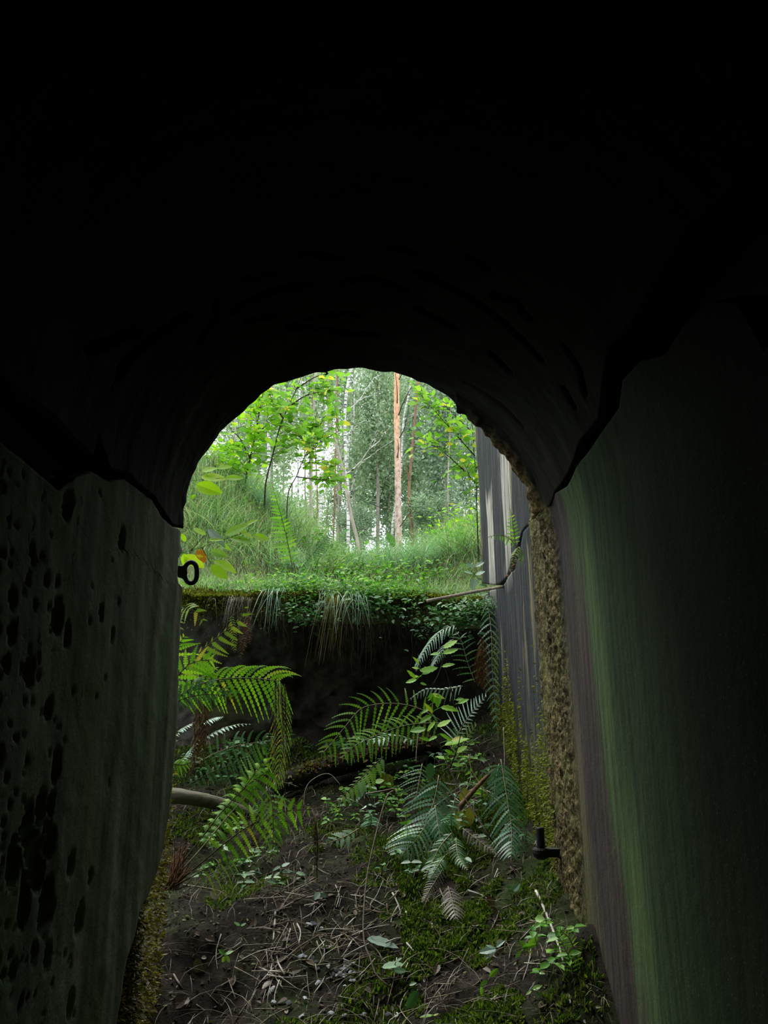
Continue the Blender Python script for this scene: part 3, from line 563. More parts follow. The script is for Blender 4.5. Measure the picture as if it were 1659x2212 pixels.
crs = [ # px, Y, py top, py bottom, rx, mat, seed, n, leaf size
 (800, 27, 700, 1150, 1.5, 'crown_mid', 1, 9000, .13, 'grey green birch crown between the forked birch and the orange pine'),
 (905, 28, 720, 1150, 1.5, 'crown_mid', 1, 9000, .13, 'grey green birch crown just right of the orange pine'),
 (960, 24, 760, 1170, 1.3, 'crown_dark', 2, 9000, .12, 'dark green crown behind the right sapling'),
 (835, 31, 900, 1190, 1.7, 'crown_dark', 2, 9000, .12, 'dark low crown right behind the orange pine trunk'),
 (905, 33, 950, 1200, 1.8, 'crown_dark', 3, 9000, .12, 'dark low crown behind the thin brown pine'),
 (780, 35, 900, 1170, 1.7, 'crown_dark', 3, 9000, .12, 'dark crown behind the bare spreading branches'),
 (735, 29, 640, 960, 1.5, 'crown_mid', 4, 7000, .12, 'grey green birch crown above the forked birch'),
 (670, 30, 660, 1000, 1.6, 'crown_mid', 4, 7000, .12, 'pale birch crown behind the left sapling leaves'),
 (600, 24, 700, 1080, 1.5, 'crown_mid', 1, 9000, .13, 'green crown behind the broad white birch'),
 (520, 20, 760, 1120, 1.5, 'crown_mid', 4, 7000, .12, 'green crown behind the leftmost sapling stems'),
 (860, 38, 640, 980, 2.4, 'crown_mid', 1, 9000, .13, 'far birch crown seen above the orange pine branches'),
 (1010, 27, 820, 1200, 1.6, 'crown_dark', 3, 9000, .12, 'dark crown beside the concrete wing wall'),
 (700, 36, 1040, 1190, 1.9, 'crown_mid', 5, 3500, .12, 'sparse low crown with sky behind, left of the leaning tree'),
 (620, 33, 1010, 1190, 1.9, 'crown_mid', 5, 3500, .12, 'sparse low crown with sky behind, below the broad white birch'),
 (770, 26, 1080, 1190, .9, 'crown_dark', 3, 9000, .12, 'low dark shrub at the foot of the leaning pale tree'),
 (930, 22, 1060, 1200, .9, 'crown_dark', 2, 9000, .12, 'low dark shrub right of the thin brown pine'),
]
for (px, Y, pt, pb, rx, mt, sd, n, ls, lb) in crs:
    crown_tree(lb, xpx(px, Y), Y, zpx(pb, Y), zpx(pt, Y), rx, mt, sd, n, ls)
# ------------------------------------------------------------------ grass on the hill
def hillpts(n, x0, x1, y0, y1, pw=1.0):
    y = y0+(y1-y0)*RS.rand(n)**pw; x = RS.uniform(x0, x1, n)*(.35+.65*y/7.0); return np.stack([x, y, hz(x, y)], -1)
b = hillpts(20000, -2.3, 1.05, 5.0, 11, 1.3)
cl = .5+vn(b[:, 0]*2.2, b[:, 1]*2.2, 101)
o = blades('long_grass', b, (.10+.36*cl)*RS.uniform(.5, 1.2, len(b))*np.clip((b[:, 1]-4.6)/1.5, .35, 1), RS.uniform(0, 6.3, len(b)), RS.uniform(.3, 1.3, len(b)), RS.uniform(.003, .007, len(b)), M['grass_hill'])
tag(o, 'long arching green grass covering the slope above the earth bank', 'grass', kind='stuff')
b = hillpts(5000, -2.3, 1.05, 4.8, 9, 1.2); o = blades('dry_grass', b, RS.uniform(.08, .35, len(b)), RS.uniform(0, 6.3, len(b)), RS.uniform(.6, 1.6, len(b)), RS.uniform(.002, .005, len(b)), M['dead_grass']); tag(o, 'dry straw-coloured blades among the green grass of the slope', 'grass', kind='stuff')
b = hillpts(9000, -2.3, 1.05, 4.38, 6.0, 1.4)
o = blades('short_grass', b, RS.uniform(.04, .13, len(b)), RS.uniform(0, 6.3, len(b)), RS.uniform(.3, 1.3, len(b)), RS.uniform(.002, .005, len(b)), M['grass_hill']); tag(o, 'short grass on the flat edge of the earth bank', 'grass', kind='stuff')
def tuft(px, py, Y, n, h, spread, label, mat='grass_blue', azr=(0, 6.3), drop=0.0, zfun=hz, bend=(.5, 1.5), z=None, name='grass_tuft', wd=.006):
    p = P(px, py, Y); z0 = float(zfun(p.x, p.y)) if z is None else z; b = np.zeros((n, 3)); b[:, 0] = p.x+RS.normal(0, spread, n); b[:, 1] = Y+RS.normal(0, spread, n); b[:, 2] = z0-.01 if z is not None else zfun(b[:, 0], b[:, 1])
    o = blades(name, b, h*RS.uniform(.5, 1.15, n), RS.uniform(*azr, n), RS.uniform(*bend, n), RS.uniform(wd*.6, wd*1.1, n), M[mat], 7, None, None, (p.x, Y, z0), drop); return tag(o, label, 'grass')
tuft(860, 1225, 5.6, 420, .50, .10, 'big tuft of blue-green grass arching over the bank below the orange pine')
tuft(790, 1215, 6.0, 260, .42, .10, 'blue-green grass tuft left of the tuft below the orange pine')
tuft(930, 1225, 5.8, 260, .45, .10, 'grass tuft right of the tuft below the orange pine')
tuft(585, 1130, 6.6, 300, .55, .10, 'pale grass fountain beside the upright fern frond')
tuft(470, 1180, 5.6, 260, .40, .12, 'grey-green grass tuft behind the leafy twig on the left', 'grass_hill')
tuft(545, 1230, 5.3, 220, .34, .10, 'grass tuft at the foot of the slope left of the upright fern', 'grass_hill')
tuft(640, 1240, 5.1, 160, .30, .08, 'grass tuft at the foot of the upright fern frond')
tuft(720, 1225, 5.2, 180, .34, .10, 'bright grass tuft between the upright fern and the big tuft', 'grass_hill')
tuft(1000, 1215, 5.5, 240, .42, .10, 'yellowish grass tuft beside the concrete wing wall', 'grass_hill')
tuft(970, 1160, 6.4, 260, .45, .12, 'grass tuft below the right sapling', 'grass_hill')
tuft(750, 1278, 4.32, 110, .17, .06, 'grass tuft drooping over the bank edge in the middle', 'grass_blue', (3.6, 5.8), 1.3, bend=(.9, 1.5))
tuft(715, 1282, 4.32, 55, .16, .05, 'smaller grass tuft drooping over the bank edge beside the middle one', 'grass_hill', (3.6, 5.8), 1.3, bend=(.9, 1.5))
tuft(600, 1286, 4.30, 30, .20, .03, 'thin dark grass hanging from the bank edge near the fern', 'fern_blue', (3.8, 5.6), 1.4, bend=(.8, 1.4))
# small leafy herbs on and over the edge
def herb(name, label, cx, cyy, Y0, sx, sy, n, mat, ls, kind='stuff', cat='ground cover', ydep=.12):
    px = cx+RS.normal(0, sx, n); py = cyy+np.abs(RS.normal(0, sy, n))*RS.choice([-1, 1], n, p=[.4, .6]); pp = np.array([tuple(P(a, b, Y0+RS.uniform(-ydep, ydep))) for a, b in zip(px, py)])
    d = RS.normal(0, 1, (n, 3))+np.array([0, -.4, 0]); d[:, 2] *= .35; nn = RS.normal(0, .35, (n, 3))+np.array([0, -.5, 1.0]); L = ls*RS.uniform(.5, 1.2, n)
    o = leaves(name, pp, d, nn, L, L*.6, M[mat], None, P(cx, cyy, Y0)); return tag(o, label, cat, kind=kind)
herb('creeping_herb', 'small bright leaves carpeting the middle of the bank edge', 700, 1270, 4.36, 80, 18, 1300, 'herb_leaf', .032)
herb('creeping_herb', 'small bright leaves on the flat edge left of the middle', 600, 1270, 4.45, 60, 12, 700, 'herb_leaf', .028)
herb('creeping_herb', 'small leaves carpeting the bank edge below the big grass tuft', 840, 1280, 4.32, 48, 16, 700, 'herb_leaf', .034)
herb('hanging_herb', 'grey-green leafy stems hanging down beneath the middle edge', 665, 1322, 4.20, 26, 15, 170, 'herb_grey', .034, 'stuff', 'hanging plant', .05)
herb('hanging_herb', 'short leafy spray hanging left of the drooping grass', 620, 1312, 4.24, 20, 10, 70, 'herb_grey', .032, 'stuff', 'hanging plant', .05)
herb('hanging_herb', 'leafy spray hanging over the dark hollow right of the middle', 815, 1310, 4.20, 34, 16, 140, 'herb_grey', .036, 'stuff', 'hanging plant', .05)
herb('hanging_herb', 'trailing leaves spilling down below the fallen branch', 965, 1335, 4.16, 45, 22, 420, 'herb_grey', .034, 'stuff', 'hanging plant', .08)
herb('hanging_herb', 'dense leaves under the fallen branch close to the wall', 1030, 1310, 4.14, 28, 15, 190, 'herb_grey', .036, 'stuff', 'hanging plant', .08)
herb('hill_herb', 'leafy weeds among the grass below the orange pine', 800, 1235, 5.0, 120, 16, 1000, 'herb_leaf', .04)
herb('hill_herb', 'small bright weeds on the slope beside the upright fern', 690, 1190, 6.2, 60, 25, 360, 'herb_leaf', .045)
herb('hill_herb', 'leafy weeds on the left slope behind the twig', 470, 1120, 6.2, 45, 38, 420, 'bright_leaf', .04)
herb('hill_herb', 'bright weeds on the slope beside the wing wall', 985, 1150, 6.0, 32, 30, 330, 'bright_leaf', .045)
# moss crusts
def mosscrust(name, label, gen, n, mat, ls):
    p, nn = gen(n); d = nn+RS.normal(0, .6, (n, 3)); L = ls*RS.uniform(.5, 1.3, n); o = leaves(name, p, d, RS.normal(0, 1, (n, 3)), L, L*.45, M[mat], None, tuple(p[0])); return tag(o, label, 'moss', kind='stuff')
def lipgen(px0, px1, spread):
    def g(n):
        px = RS.uniform(px0, px1, n); x = np.array([P(a, 1285, 4.3).x for a in px]); y = 4.27+np.abs(RS.normal(0, .08, n)); z = hz(x, np.maximum(y, 4.3))-np.abs(RS.normal(0, spread, n))*(RS.rand(n) < .7); return np.stack([x, y-.02, z], -1), np.tile([0, -.5, .6], (n, 1))
    return g
mosscrust('moss_cushion', 'yellow-brown moss crust on the concrete edge at the left', lipgen(385, 525, .035), 5200, 'moss_yellow', .018)
mosscrust('moss_cushion', 'brown moss fringe under the left bank edge', lipgen(390, 600, .07), 3200, 'moss_brown', .016)
mosscrust('moss_cushion', 'green moss on the bank edge below the big grass tuft', lipgen(860, 1060, .03), 3200, 'moss_yellow', .018)
mosscrust('moss_cushion', 'dead matted roots and moss along the middle bank edge', lipgen(540, 940, .06), 5200, 'moss_brown', .018)
def floorgen(x0, x1, y0, y1, thr, seed):
    def g(n):
        x = RS.uniform(x0, x1, n*4); y = RS.uniform(y0, y1, n*4); k = vn(x*4, y*4, seed)+.5*vn(x*11, y*11, seed+1) > thr; k = k & ((y > 2.38) | (x > XL+.03)) & (x < XR-.015); x = x[k][:n]; y = y[k][:n]; return np.stack([x, y, gz(x, y)], -1), np.tile([0, 0, 1.0], (len(x), 1))
    return lambda n: g(n)
def mossf(label, g, n, mat, ls):
    p, nn = g(n); m = len(p); d = nn+RS.normal(0, .6, (m, 3)); L = ls*RS.uniform(.5, 1.3, m); o = leaves('moss_carpet', p, d, RS.normal(0, 1, (m, 3)), L, L*.4, M[mat], None, tuple(p[0])); tag(o, label, 'moss', kind='stuff')
mossf('green moss carpeting the pit floor in patches', floorgen(-1.2, .57, 2.2, 4.35, .05, 201), 26000, 'moss', .016)
mossf('thicker green moss on the right side of the pit floor', floorgen(.05, .58, 2.2, 3.4, -.02, 205), 11000, 'moss', .018)
def wallmoss(n):
    y = RS.uniform(2.78, 4.3, n*3); gl = gz(XR+0*y, y); z = gl-.05+np.abs(RS.normal(0, .22, n*3)); k = (vn(y*9, z*2.0, 210)+.5*vn(y*25, z*6, 211) > .02-.22*np.clip(1-(z-gl)/.35, 0, 1)); y = y[k][:n]; z = z[k][:n]
    return np.stack([XR-.008+0*y, y, z], -1), np.tile([-1, -.2, -.5], (len(y), 1))
mossf('bright yellow-green moss climbing the foot of the wing wall', wallmoss, 8000, 'moss_yellow', .013)
def jamb(n):
    y = RS.uniform(1.9, 2.52, n); z = RS.uniform(.8, 1.62, n); return np.stack([XL-.03+RS.normal(0, .004, n), y, z], -1), np.tile([1, 0, -.4], (n, 1))
mossf('dark green moss covering the rough jamb at the lower left', jamb, 7000, 'moss_brown', .016)
# ------------------------------------------------------------------ saplings and leafy twigs
def leafset(root, name, lst, Y, mat, w=.55, serr=0, face=.75, stemlines=None, prad=.0012, smat='rachis_dark', rlist=None, lobes=False, dY=.03, label=None, fold=.2):
    """lst of (x0, y0, x1, y1) base to tip in the photo; one mesh of leaves plus one of leaf stalks"""
    mb = MB(); st = MB(); sp = []
    if stemlines:
        for ln in stemlines: sp += crom([P(*q) for q in ln], 30)
    for i, q in enumerate(lst):
        x0, y0, x1, y1 = q[:4]; y_ = Y+random.uniform(-dY, dY); a = P(x0, y0, y_); b = P(x1, y1, y_+random.uniform(-.5, .5)*dY)
        f = face if len(q) < 5 else q[4]
        n = Vector((random.uniform(-.35, .35), -f, (1-f)+.25+random.uniform(-.1, .25))).normalized()
        leaf1(mb, a, b, n, w*random.uniform(.85, 1.1), random.uniform(.05, fold), random.uniform(-.08, .15), serr, None if rlist is None else rlist[i], lobes)
        if sp:
            c = min(sp, key=lambda s: (s-a).length)
            if (c-a).length < .09: st.tube([c, c.lerp(a, .5)+Vector((0, 0, .003)), a], prad, 4)
    if st.v: mb.add(st.v, st.f, .3)
    o = mb.build(name, M[mat], root)
    if label: o['label'] = label
    return o
# twig reaching in from the left beside the iron ring
Yt = 2.95
r = thing('leafy_twig', P(380, 1197, Yt), 'twig with holed yellow-green leaves reaching in just above the iron ring', 'twig')
L1 = [[(300, 1288, 4.42), (325, 1225, 3.5), (372, 1200, Yt), (400, 1192, Yt), (432, 1184, Yt), (452, 1175, Yt), (478, 1170, Yt), (500, 1160, Yt)], [(413, 1189, Yt), (428, 1172, Yt), (441, 1157, Yt), (448, 1146, Yt)], [(436, 1183, Yt), (447, 1203, Yt), (457, 1219, Yt)], [(500, 1160, Yt), (530, 1150, Yt), (548, 1145, Yt)]]
stems(r, 'stem', L1, .0016, 'dark_twig')
leafset(r, 'leaves', [(486, 1156, 536, 1132), (529, 1136, 556, 1120), (498, 1162, 544, 1173), (548, 1155, 581, 1170), (520, 1146, 546, 1163), (444, 1156, 418, 1138), (451, 1168, 484, 1163), (447, 1172, 434, 1180), (470, 1172, 501, 1189), (400, 1170, 392, 1152, .6), (462, 1211, 512, 1233), (456, 1221, 492, 1253), (398, 1200, 442, 1226, .8), (399, 1196, 396, 1222), (388, 1255, 408, 1270, .5)], Yt, 'branch_leaf', .5, stemlines=L1)
leafset(r, 'red_leaf', [(427, 1187, 443, 1216)], Yt-.02, 'red_leaf', .62, label='red and yellow spotted leaf')
leafset(r, 'silver_leaf', [(449, 1143, 489, 1178, .5)], Yt-.02, 'silver_leaf', .42, label='silvery leaf turned underside up')
leafset(r, 'dark_leaf', [(454, 1190, 494, 1203, .9)], Yt+.02, 'herb_leaf', .45)
r = thing('leafy_twig', P(412, 1040, Yt), 'twig with large leaves and a brown-eaten leaf high on the left', 'twig')
L1 = [[(290, 1290, 4.42), (300, 1150, 3.9), (350, 1070, 3.3), (405, 1043, Yt), (425, 1036, Yt), (448, 1031, Yt), (487, 1032, Yt)]]
stems(r, 'stem', L1, .0015, 'dark_twig')
leafset(r, 'leaves', [(434, 1030, 492, 1034), (487, 1032, 526, 1035), (424, 1046, 481, 1068, .9), (470, 1012, 502, 1005), (436, 1018, 470, 1010), (412, 1078, 422, 1068), (486, 940, 519, 934, .4)], Yt, 'branch_leaf', .62, stemlines=L1)
# saplings with many leaves
def sapling(label, lines, Y, regions, n, mat, lsz, dep=.5, rad=.006, seed=0, shoots=True, flat=.55):
    """lines: stems; leaves sit in pairs along twigs that leave the stems"""
    R = random.Random(seed); base = P(*lines[0][0][:2], Y); gb = Vector((base.x, Y, float(hz(base.x, Y))-.03)); root = thing('sapling', gb, label, 'sapling')
    stm = MB(); allp = []
    for i, ln in enumerate(lines):
        q = [P(x, y, Y+(0 if len(t) == 0 else t[0])) for x, y, *t in ln]
        if i == 0: q = [gb]+q
        C = crom(q, 24); stm.tube(C, [rad*(.9 if i else 1.1)*(1-.7*k/23) for k in range(24)], 6); allp += C[3:]
    tp = []; td = []
    for (cx, cyy, sx, sy, cnt) in regions:
        for _ in range(cnt):
            a = R.gauss(cx, sx); b = R.gauss(cyy, sy); e = P(a, b, Y+R.uniform(-dep, dep)); s = min(allp, key=lambda c: (c-e).length*(1+R.random()*.3)+abs(c.z+.05-e.z)*.5)
            if (s-e).length > .7: e = s+(e-s).normalized()*R.uniform(.4, .75)
            m = s.lerp(e, .5)+Vector((0, 0, R.uniform(.0, .06))); C = crom([s, m, e], 9); stm.tube(C, [.0018*(1-.07*k) for k in range(9)], 4)
            L = (e-s).length; k = max(3, int(L/ (lsz*.75)))
            for j in range(k):
                t = (j+1)/k; c = s.lerp(e, t)+Vector((0, 0, 4*t*(1-t)*.03)); d = (e-s).normalized(); sd = d.cross(Vector((0, 0, 1))).normalized()*(1 if j % 2 else -1)
                tp.append(c); td.append((d*.55+sd*.9+Vector((R.gauss(0, .25), R.gauss(0, .25), R.gauss(-.12, .25)))) if j < k-1 else d)
    p = np.array([tuple(v) for v in tp]); d = np.array([tuple(v) for v in td]); nn = RS.normal(0, flat, p.shape)+np.array([0, -.45, 1.0]); Ls = lsz*RS.uniform(.6, 1.2, len(p))
    leaves('leaves', p, d, nn, Ls, Ls*.62, M[mat], root, fold=.12, curl=.1); stm.build('stem', M['dark_twig'], root, smooth=True)
    return root
sapling('leafy sapling with two dark leaning stems, tallest of the left saplings', [[(574, 1045), (590, 980), (605, 920), (622, 880), (645, 830), (658, 790)], [(622, 880), (660, 855), (700, 845)], [(640, 840), (680, 815), (715, 805)], [(612, 905), (590, 870), (580, 840)]], 6.3,
        [(640, 850, 45, 28, 32), (690, 850, 28, 30, 26), (660, 920, 32, 32, 26), (715, 830, 16, 25, 12), (600, 870, 25, 25, 20)], 0, 'sapling_leaf', .080, .4, .008, 3)
sapling('leafy sapling with thick dark stem at the left edge of the opening', [[(528, 1055), (540, 990), (552, 940), (562, 880), (572, 830)], [(540, 990), (520, 950), (500, 930)], [(552, 940), (580, 915)]], 6.6,
        [(540, 930, 30, 35, 34), (575, 880, 25, 25, 20), (500, 985, 25, 22, 24), (555, 870, 22, 22, 14), (590, 950, 20, 20, 14)], 0, 'bright_leaf', .080, .4, .010, 4)
sapling('slender sapling with layered pale leaves left of the leaning pale tree', [[(622, 1070), (640, 1030), (652, 1000), (672, 960), (690, 920)], [(652, 1000), (690, 1000), (725, 1010)], [(660, 985), (700, 950), (735, 930)], [(640, 1030), (680, 1035), (735, 1040)]], 6.1,
        [(690, 960, 28, 25, 26), (700, 1010, 26, 14, 22), (705, 1042, 22, 8, 14), (668, 930, 22, 18, 16), (650, 970, 20, 20, 7), (725, 900, 14, 22, 8)], 0, 'sapling_leaf', .073, .35, .006, 5)
sapling('small bushy sapling at the far left above the grass', [[(500, 1090), (501, 1040), (503, 990), (506, 940)], [(501, 1040), (480, 1010)]], 6.9,
        [(490, 1010, 22, 30, 30), (470, 1050, 22, 22, 24), (520, 1040, 25, 20, 18), (455, 1000, 15, 30, 20), (460, 980, 18, 18, 9)], 0, 'bright_leaf', .075, .4, .006, 6)
sapling('leafy sapling beside the wing wall, leaning left over the slope', [[(1031, 1130), (1029, 1060), (1025, 990), (1021, 930), (1015, 880)], [(1026, 985), (990, 945), (950, 900), (915, 860)], [(1029, 1045), (985, 1000), (940, 965), (895, 960)], [(1022, 935), (990, 905), (965, 880)]], 5.2,
        [(985, 905, 30, 25, 32), (1005, 960, 20, 28, 28), (930, 870, 22, 20, 14), (925, 960, 22, 14, 14), (1000, 1010, 22, 22, 15), (1010, 1060, 18, 20, 11), (905, 845, 10, 14, 6)], 0, 'sapling_leaf', .068, .22, .005, 7)
# ------------------------------------------------------------------ ferns
def fern(label, px, py, Y, f=None):
    p = P(px, py, Y); return thing('fern', p, label, 'fern')
r = fern('upright green fern frond standing on the slope above the bank', 633, 1240, 4.62)
frond(r, 'frond', [(633, 1240, 4.62), (626, 1195, 4.62), (614, 1140, 4.6), (602, 1095, 4.55), (588, 1045, 4.5)], 46, 'fern_green', 22, (-.2, -.9, .3), 78, .10, .12, .95, 'rachis_dark', 'lady', 1, .6, .002)
r = fern('dark green arching fern among the grass right of the upright frond', 655, 1222, 5.0)
frond(r, 'frond', [(655, 1222, 5.0), (680, 1192, 5.0), (705, 1165, 5.0), (728, 1140, 5.0)], 26, 'fern_dark', 18, (0, -.9, .3), 70, .1, .1, .8)
r = fern('dense fern bush half hidden behind the left edge below the ledge', 372, 1540, 3.35)
frond(r, 'frond', [(372, 1512, 3.3), (410, 1488, 3.3), (450, 1472, 3.3), (500, 1465, 3.3), (550, 1465, 3.3), (604, 1471, 3.28)], 92, 'bright_leaf', 17, (0, -1, .15), 60, .5, .02, .72, 'rachis_pale', 'end', 1.15, .95, .0022, 12)
frond(r, 'frond', [(604, 1471, 3.28), (606, 1500, 3.26), (610, 1560, 3.24), (604, 1640, 3.22), (596, 1700, 3.2)], 30, 'fern_olive', 22, (.5, -.8, .2), 60, .9, 0, .3, 'rachis_pale', 'even', 1, 1, .0014, label='withered hanging end of the frond')
frond(r, 'frond', [(385, 1460, 3.5), (412, 1428, 3.5), (445, 1398, 3.5), (480, 1368, 3.5), (515, 1340, 3.5), (532, 1305, 3.5)], 66, 'fern_olive', 12, (0, -1, .1), 62, -.1, .02, .62, 'rachis_dark', 'lady', .25, 1.2, .002, 11, asym=18)
frond(r, 'frond', [(376, 1420, 3.45), (388, 1390, 3.45), (400, 1372, 3.45)], 70, 'bright_leaf', 5, (0, -1, .1), 60, .1, 0, .7, 'rachis_dark', 'tri', 1, 1)
frond(r, 'frond', [(372, 1520, 3.2), (410, 1505, 3.2), (455, 1500, 3.25), (500, 1508, 3.3)], 70, 'fern_dark', 13, (0, -1, .1), 68, .5, 0, .8, 'rachis_dark', 'even', 1.3, .3)
frond(r, 'frond', [(372, 1482, 3.3), (392, 1450, 3.3), (420, 1430, 3.3), (460, 1425, 3.3)], 60, 'bright_leaf', 8, (0, -1, .1), 60, .2, 0, .8, 'rachis_dark', 'even', .9, 1)
r = fern('small olive fern drooping from the concrete under the moss on the left', 384, 1315, 4.33)
frond(r, 'frond', [(384, 1315, 4.36), (390, 1312, 4.2), (408, 1316, 4.0), (425, 1322, 3.98), (443, 1348, 3.96)], 34, 'fern_olive', 9, (0, -1, .2), 70, .3, 0, .6, 'rachis_dark', 'even')
frond(r, 'frond', [(384, 1315, 4.34), (386, 1340, 4.05), (390, 1370, 3.98), (392, 1385, 3.97)], 14, 'fern_olive', 9, (0, -1, .2), 70, .3, 0, .6, 'rachis_dark', 'even')
r = fern('hanging fern with rusty dead fronds below the left end of the turf', 500, 1325, 4.1)
for q, mt in [([(500, 1330, 4.1), (503, 1365, 4.08), (508, 1410, 4.06)], 'fern_olive'), ([(520, 1335, 4.1), (518, 1375, 4.08), (521, 1425, 4.06)], 'fern_dead'), ([(530, 1335, 4.1), (528, 1370, 4.08), (525, 1410, 4.06)], 'fern_rust'), ([(540, 1320, 4.1), (535, 1350, 4.08), (540, 1392, 4.06)], 'fern_rust')]:
    frond(r, 'frond', q, 10, mt, 15, (0, -1, .2), 70, .2, 0, .6, 'rachis_dark', 'even')
r = fern('dull blue-green fern frond with curved leaflets in front of the dark hollow', 420, 1650, 3.7)
frond(r, 'frond', [(425, 1648, 3.7), (470, 1625, 3.7), (510, 1611, 3.7), (560, 1603, 3.7), (592, 1600, 3.7)], 60, 'fern_dark', 10, (0, -1, .1), 80, .45, .05, .42, 'rachis_pale', 'even', .95, .9, .0014, 10)
frond(r, 'frond', [(400, 1700, 3.7), (450, 1672, 3.7), (510, 1650, 3.7), (570, 1640, 3.7)], 28, 'fern_dark', 14, (0, -1, .3), 70, .4, .05, .6)
r = fern('silvery-topped fern fronds seen edge-on at the left', 372, 1630, 3.5)
for q in [[(444, 1594, 3.5), (480, 1574, 3.5), (515, 1565, 3.5), (543, 1564, 3.5)], [(372, 1592, 3.5), (395, 1573, 3.5), (424, 1558, 3.5)], [(436, 1562, 3.5), (460, 1552, 3.5), (482, 1548, 3.5)], [(392, 1645, 3.5), (412, 1620, 3.5), (432, 1598, 3.5)]]:
    frond(r, 'frond', q, 24, 'fern_silver', 12, (0, -.35, 1), 65, .2, 0, .9, 'rachis_pale', 'lady')
frond(r, 'frond', [(372, 1650, 3.4), (395, 1652, 3.4), (415, 1645, 3.4)], 30, 'bright_leaf', 7, (0, -.9, .4), 65, .2, 0, .9)
# big fern rooted beside the left jamb
r = fern('large fern with long dark stalks rising from a rusty base at the lower left', 365, 1905, 2.75)
frond(r, 'frond', [(362, 1905, 2.75), (420, 1830, 2.8), (478, 1755, 2.9), (530, 1700, 3.0), (582, 1663, 3.05)], 52, 'bright_leaf', 12, (0, -1, .2), 70, .55, .30, .72, 'rachis_dark', 'end', .8, 1, .0024, 11)
frond(r, 'frond', [(366, 1908, 2.72), (430, 1838, 2.78), (490, 1765, 2.9), (540, 1712, 3.0), (570, 1680, 3.05)], 50, 'fern_green', 12, (0, -1, .1), 78, .6, .30, .7, 'rachis_pale', 'end', 1, .5, .002, 11)
frond(r, 'frond', [(372, 1915, 2.7), (430, 1868, 2.75), (500, 1810, 2.85), (560, 1772, 2.95), (620, 1752, 3.0), (674, 1748, 3.0)], 50, 'bright_leaf', 12, (0, -1, .05), 84, .25, .30, .58, 'rachis_dark', 'even', 1, 1, .0024, 11)
frond(r, 'frond', [(378, 1915, 2.7), (440, 1880, 2.75), (510, 1850, 2.85)], 40, 'fern_green', 8, (0, -1, .3), 70, .5, .3, .5, 'rachis_dark', 'even', .6, 1)
frond(r, 'frond', [(575, 1690, 3.0), (588, 1740, 2.95), (590, 1800, 2.9), (588, 1860, 2.85)], 62, 'fern_green', 11, (0, -.9, .4), 62, .35, .15, .5, 'rachis_dark', 'tri', 1, 1, .0018)
frond(r, 'frond', [(530, 1690, 3.05), (560, 1655, 3.1), (575, 1625, 3.1)], 50, 'fern_green', 7, (0, -1, .2), 70, -.2, 0, .6, 'rachis_dark', 'even', .9, .6)
frond(r, 'frond', [(462, 1800, 2.85), (500, 1740, 2.95), (560, 1660, 3.05), (600, 1640, 3.1)], 46, 'bright_leaf', 10, (0, -1, .2), 74, .5, .1, .5, 'rachis_dark', 'even', .9, .6)
mb = MB()
for k in range(90):
    a = P(362+random.uniform(-10, 22), 1915+random.uniform(-15, 10), 2.74+random.uniform(-.04, .04)); t = random.random(); e = P(372+random.uniform(0, 65)*(1-.0*t), 1850-random.uniform(-40, 70), 2.76+random.uniform(-.05, .08)); e = a.lerp(e, .4+.5*random.random()); m = a.lerp(e, .5)+rv(.008)
    mb.tube([a, m, e], [.0022, .002, .0007], 4, random.random())
o = mb.build('frond_base', M['brown_stick'], r); o['label'] = 'rust-brown shaggy base of dead stalks'
r = fern('arching fern with curved glossy leaflets over the mossy log', 950, 1560, 3.75)
frond(r, 'frond', [(958, 1560, 3.75), (905, 1530, 3.75), (860, 1520, 3.75), (815, 1521, 3.7), (778, 1532, 3.65), (745, 1570, 3.6), (712, 1610, 3.55), (695, 1628, 3.5)], 62, 'fern_green', 17, (0, -1, .15), 66, .30, .06, .34, 'rachis_pale', 'even', 1, .9, .0016, 10)
frond(r, 'frond', [(965, 1562, 3.7), (920, 1562, 3.7), (870, 1568, 3.65), (815, 1588, 3.6), (770, 1608, 3.5), (735, 1640, 3.45)], 46, 'fern_green', 20, (0, -1, .4), 66, .25, .05, .55, 'rachis_pale', 'even', 1, .9, .0016, 10)
frond(r, 'frond', [(900, 1600, 3.7), (850, 1590, 3.65), (800, 1600, 3.6), (760, 1590, 3.6)], 34, 'fern_silver', 13, (0, -.5, .9), 66, .1, .05, .6, 'rachis_pale')
r = fern('silvery drooping fern fronds under the trailing leaves right of the hollow', 985, 1352, 3.7)
frond(r, 'frond', [(985, 1350, 3.7), (955, 1362, 3.7), (930, 1388, 3.68), (910, 1420, 3.65), (902, 1445, 3.64)], 56, 'fern_silver', 17, (-.4, -.5, .9), 58, .7, 0, .4, 'rachis_pale', 'lady', .5, 1.1)
frond(r, 'frond', [(980, 1380, 3.7), (960, 1400, 3.7), (935, 1440, 3.66)], 44, 'fern_silver', 11, (-.3, -.6, .7), 58, .6, 0, .4, 'rachis_pale', 'lady', .4, 1.1)
frond(r, 'frond', [(1000, 1482, 3.7), (960, 1490, 3.7), (920, 1490, 3.68), (885, 1510, 3.65)], 34, 'fern_silver', 14, (0, -.8, .5), 58, .5, 0, .45, 'rachis_pale', 'lady', .8, .6)
r = fern('tall sparse fern frond hanging vertically beside the wing wall', 1048, 1285, 3.85)
frond(r, 'frond', [(1046, 1285, 3.85), (1056, 1320, 3.85), (1062, 1380, 3.8), (1063, 1440, 3.76), (1068, 1500, 3.72), (1073, 1560, 3.7), (1077, 1605, 3.68)], 40, 'fern_silver', 20, (.2, -1, .5), 62, .35, .04, .30, 'rachis_pale', 'lady', .75, 1.1, .0016, 7)
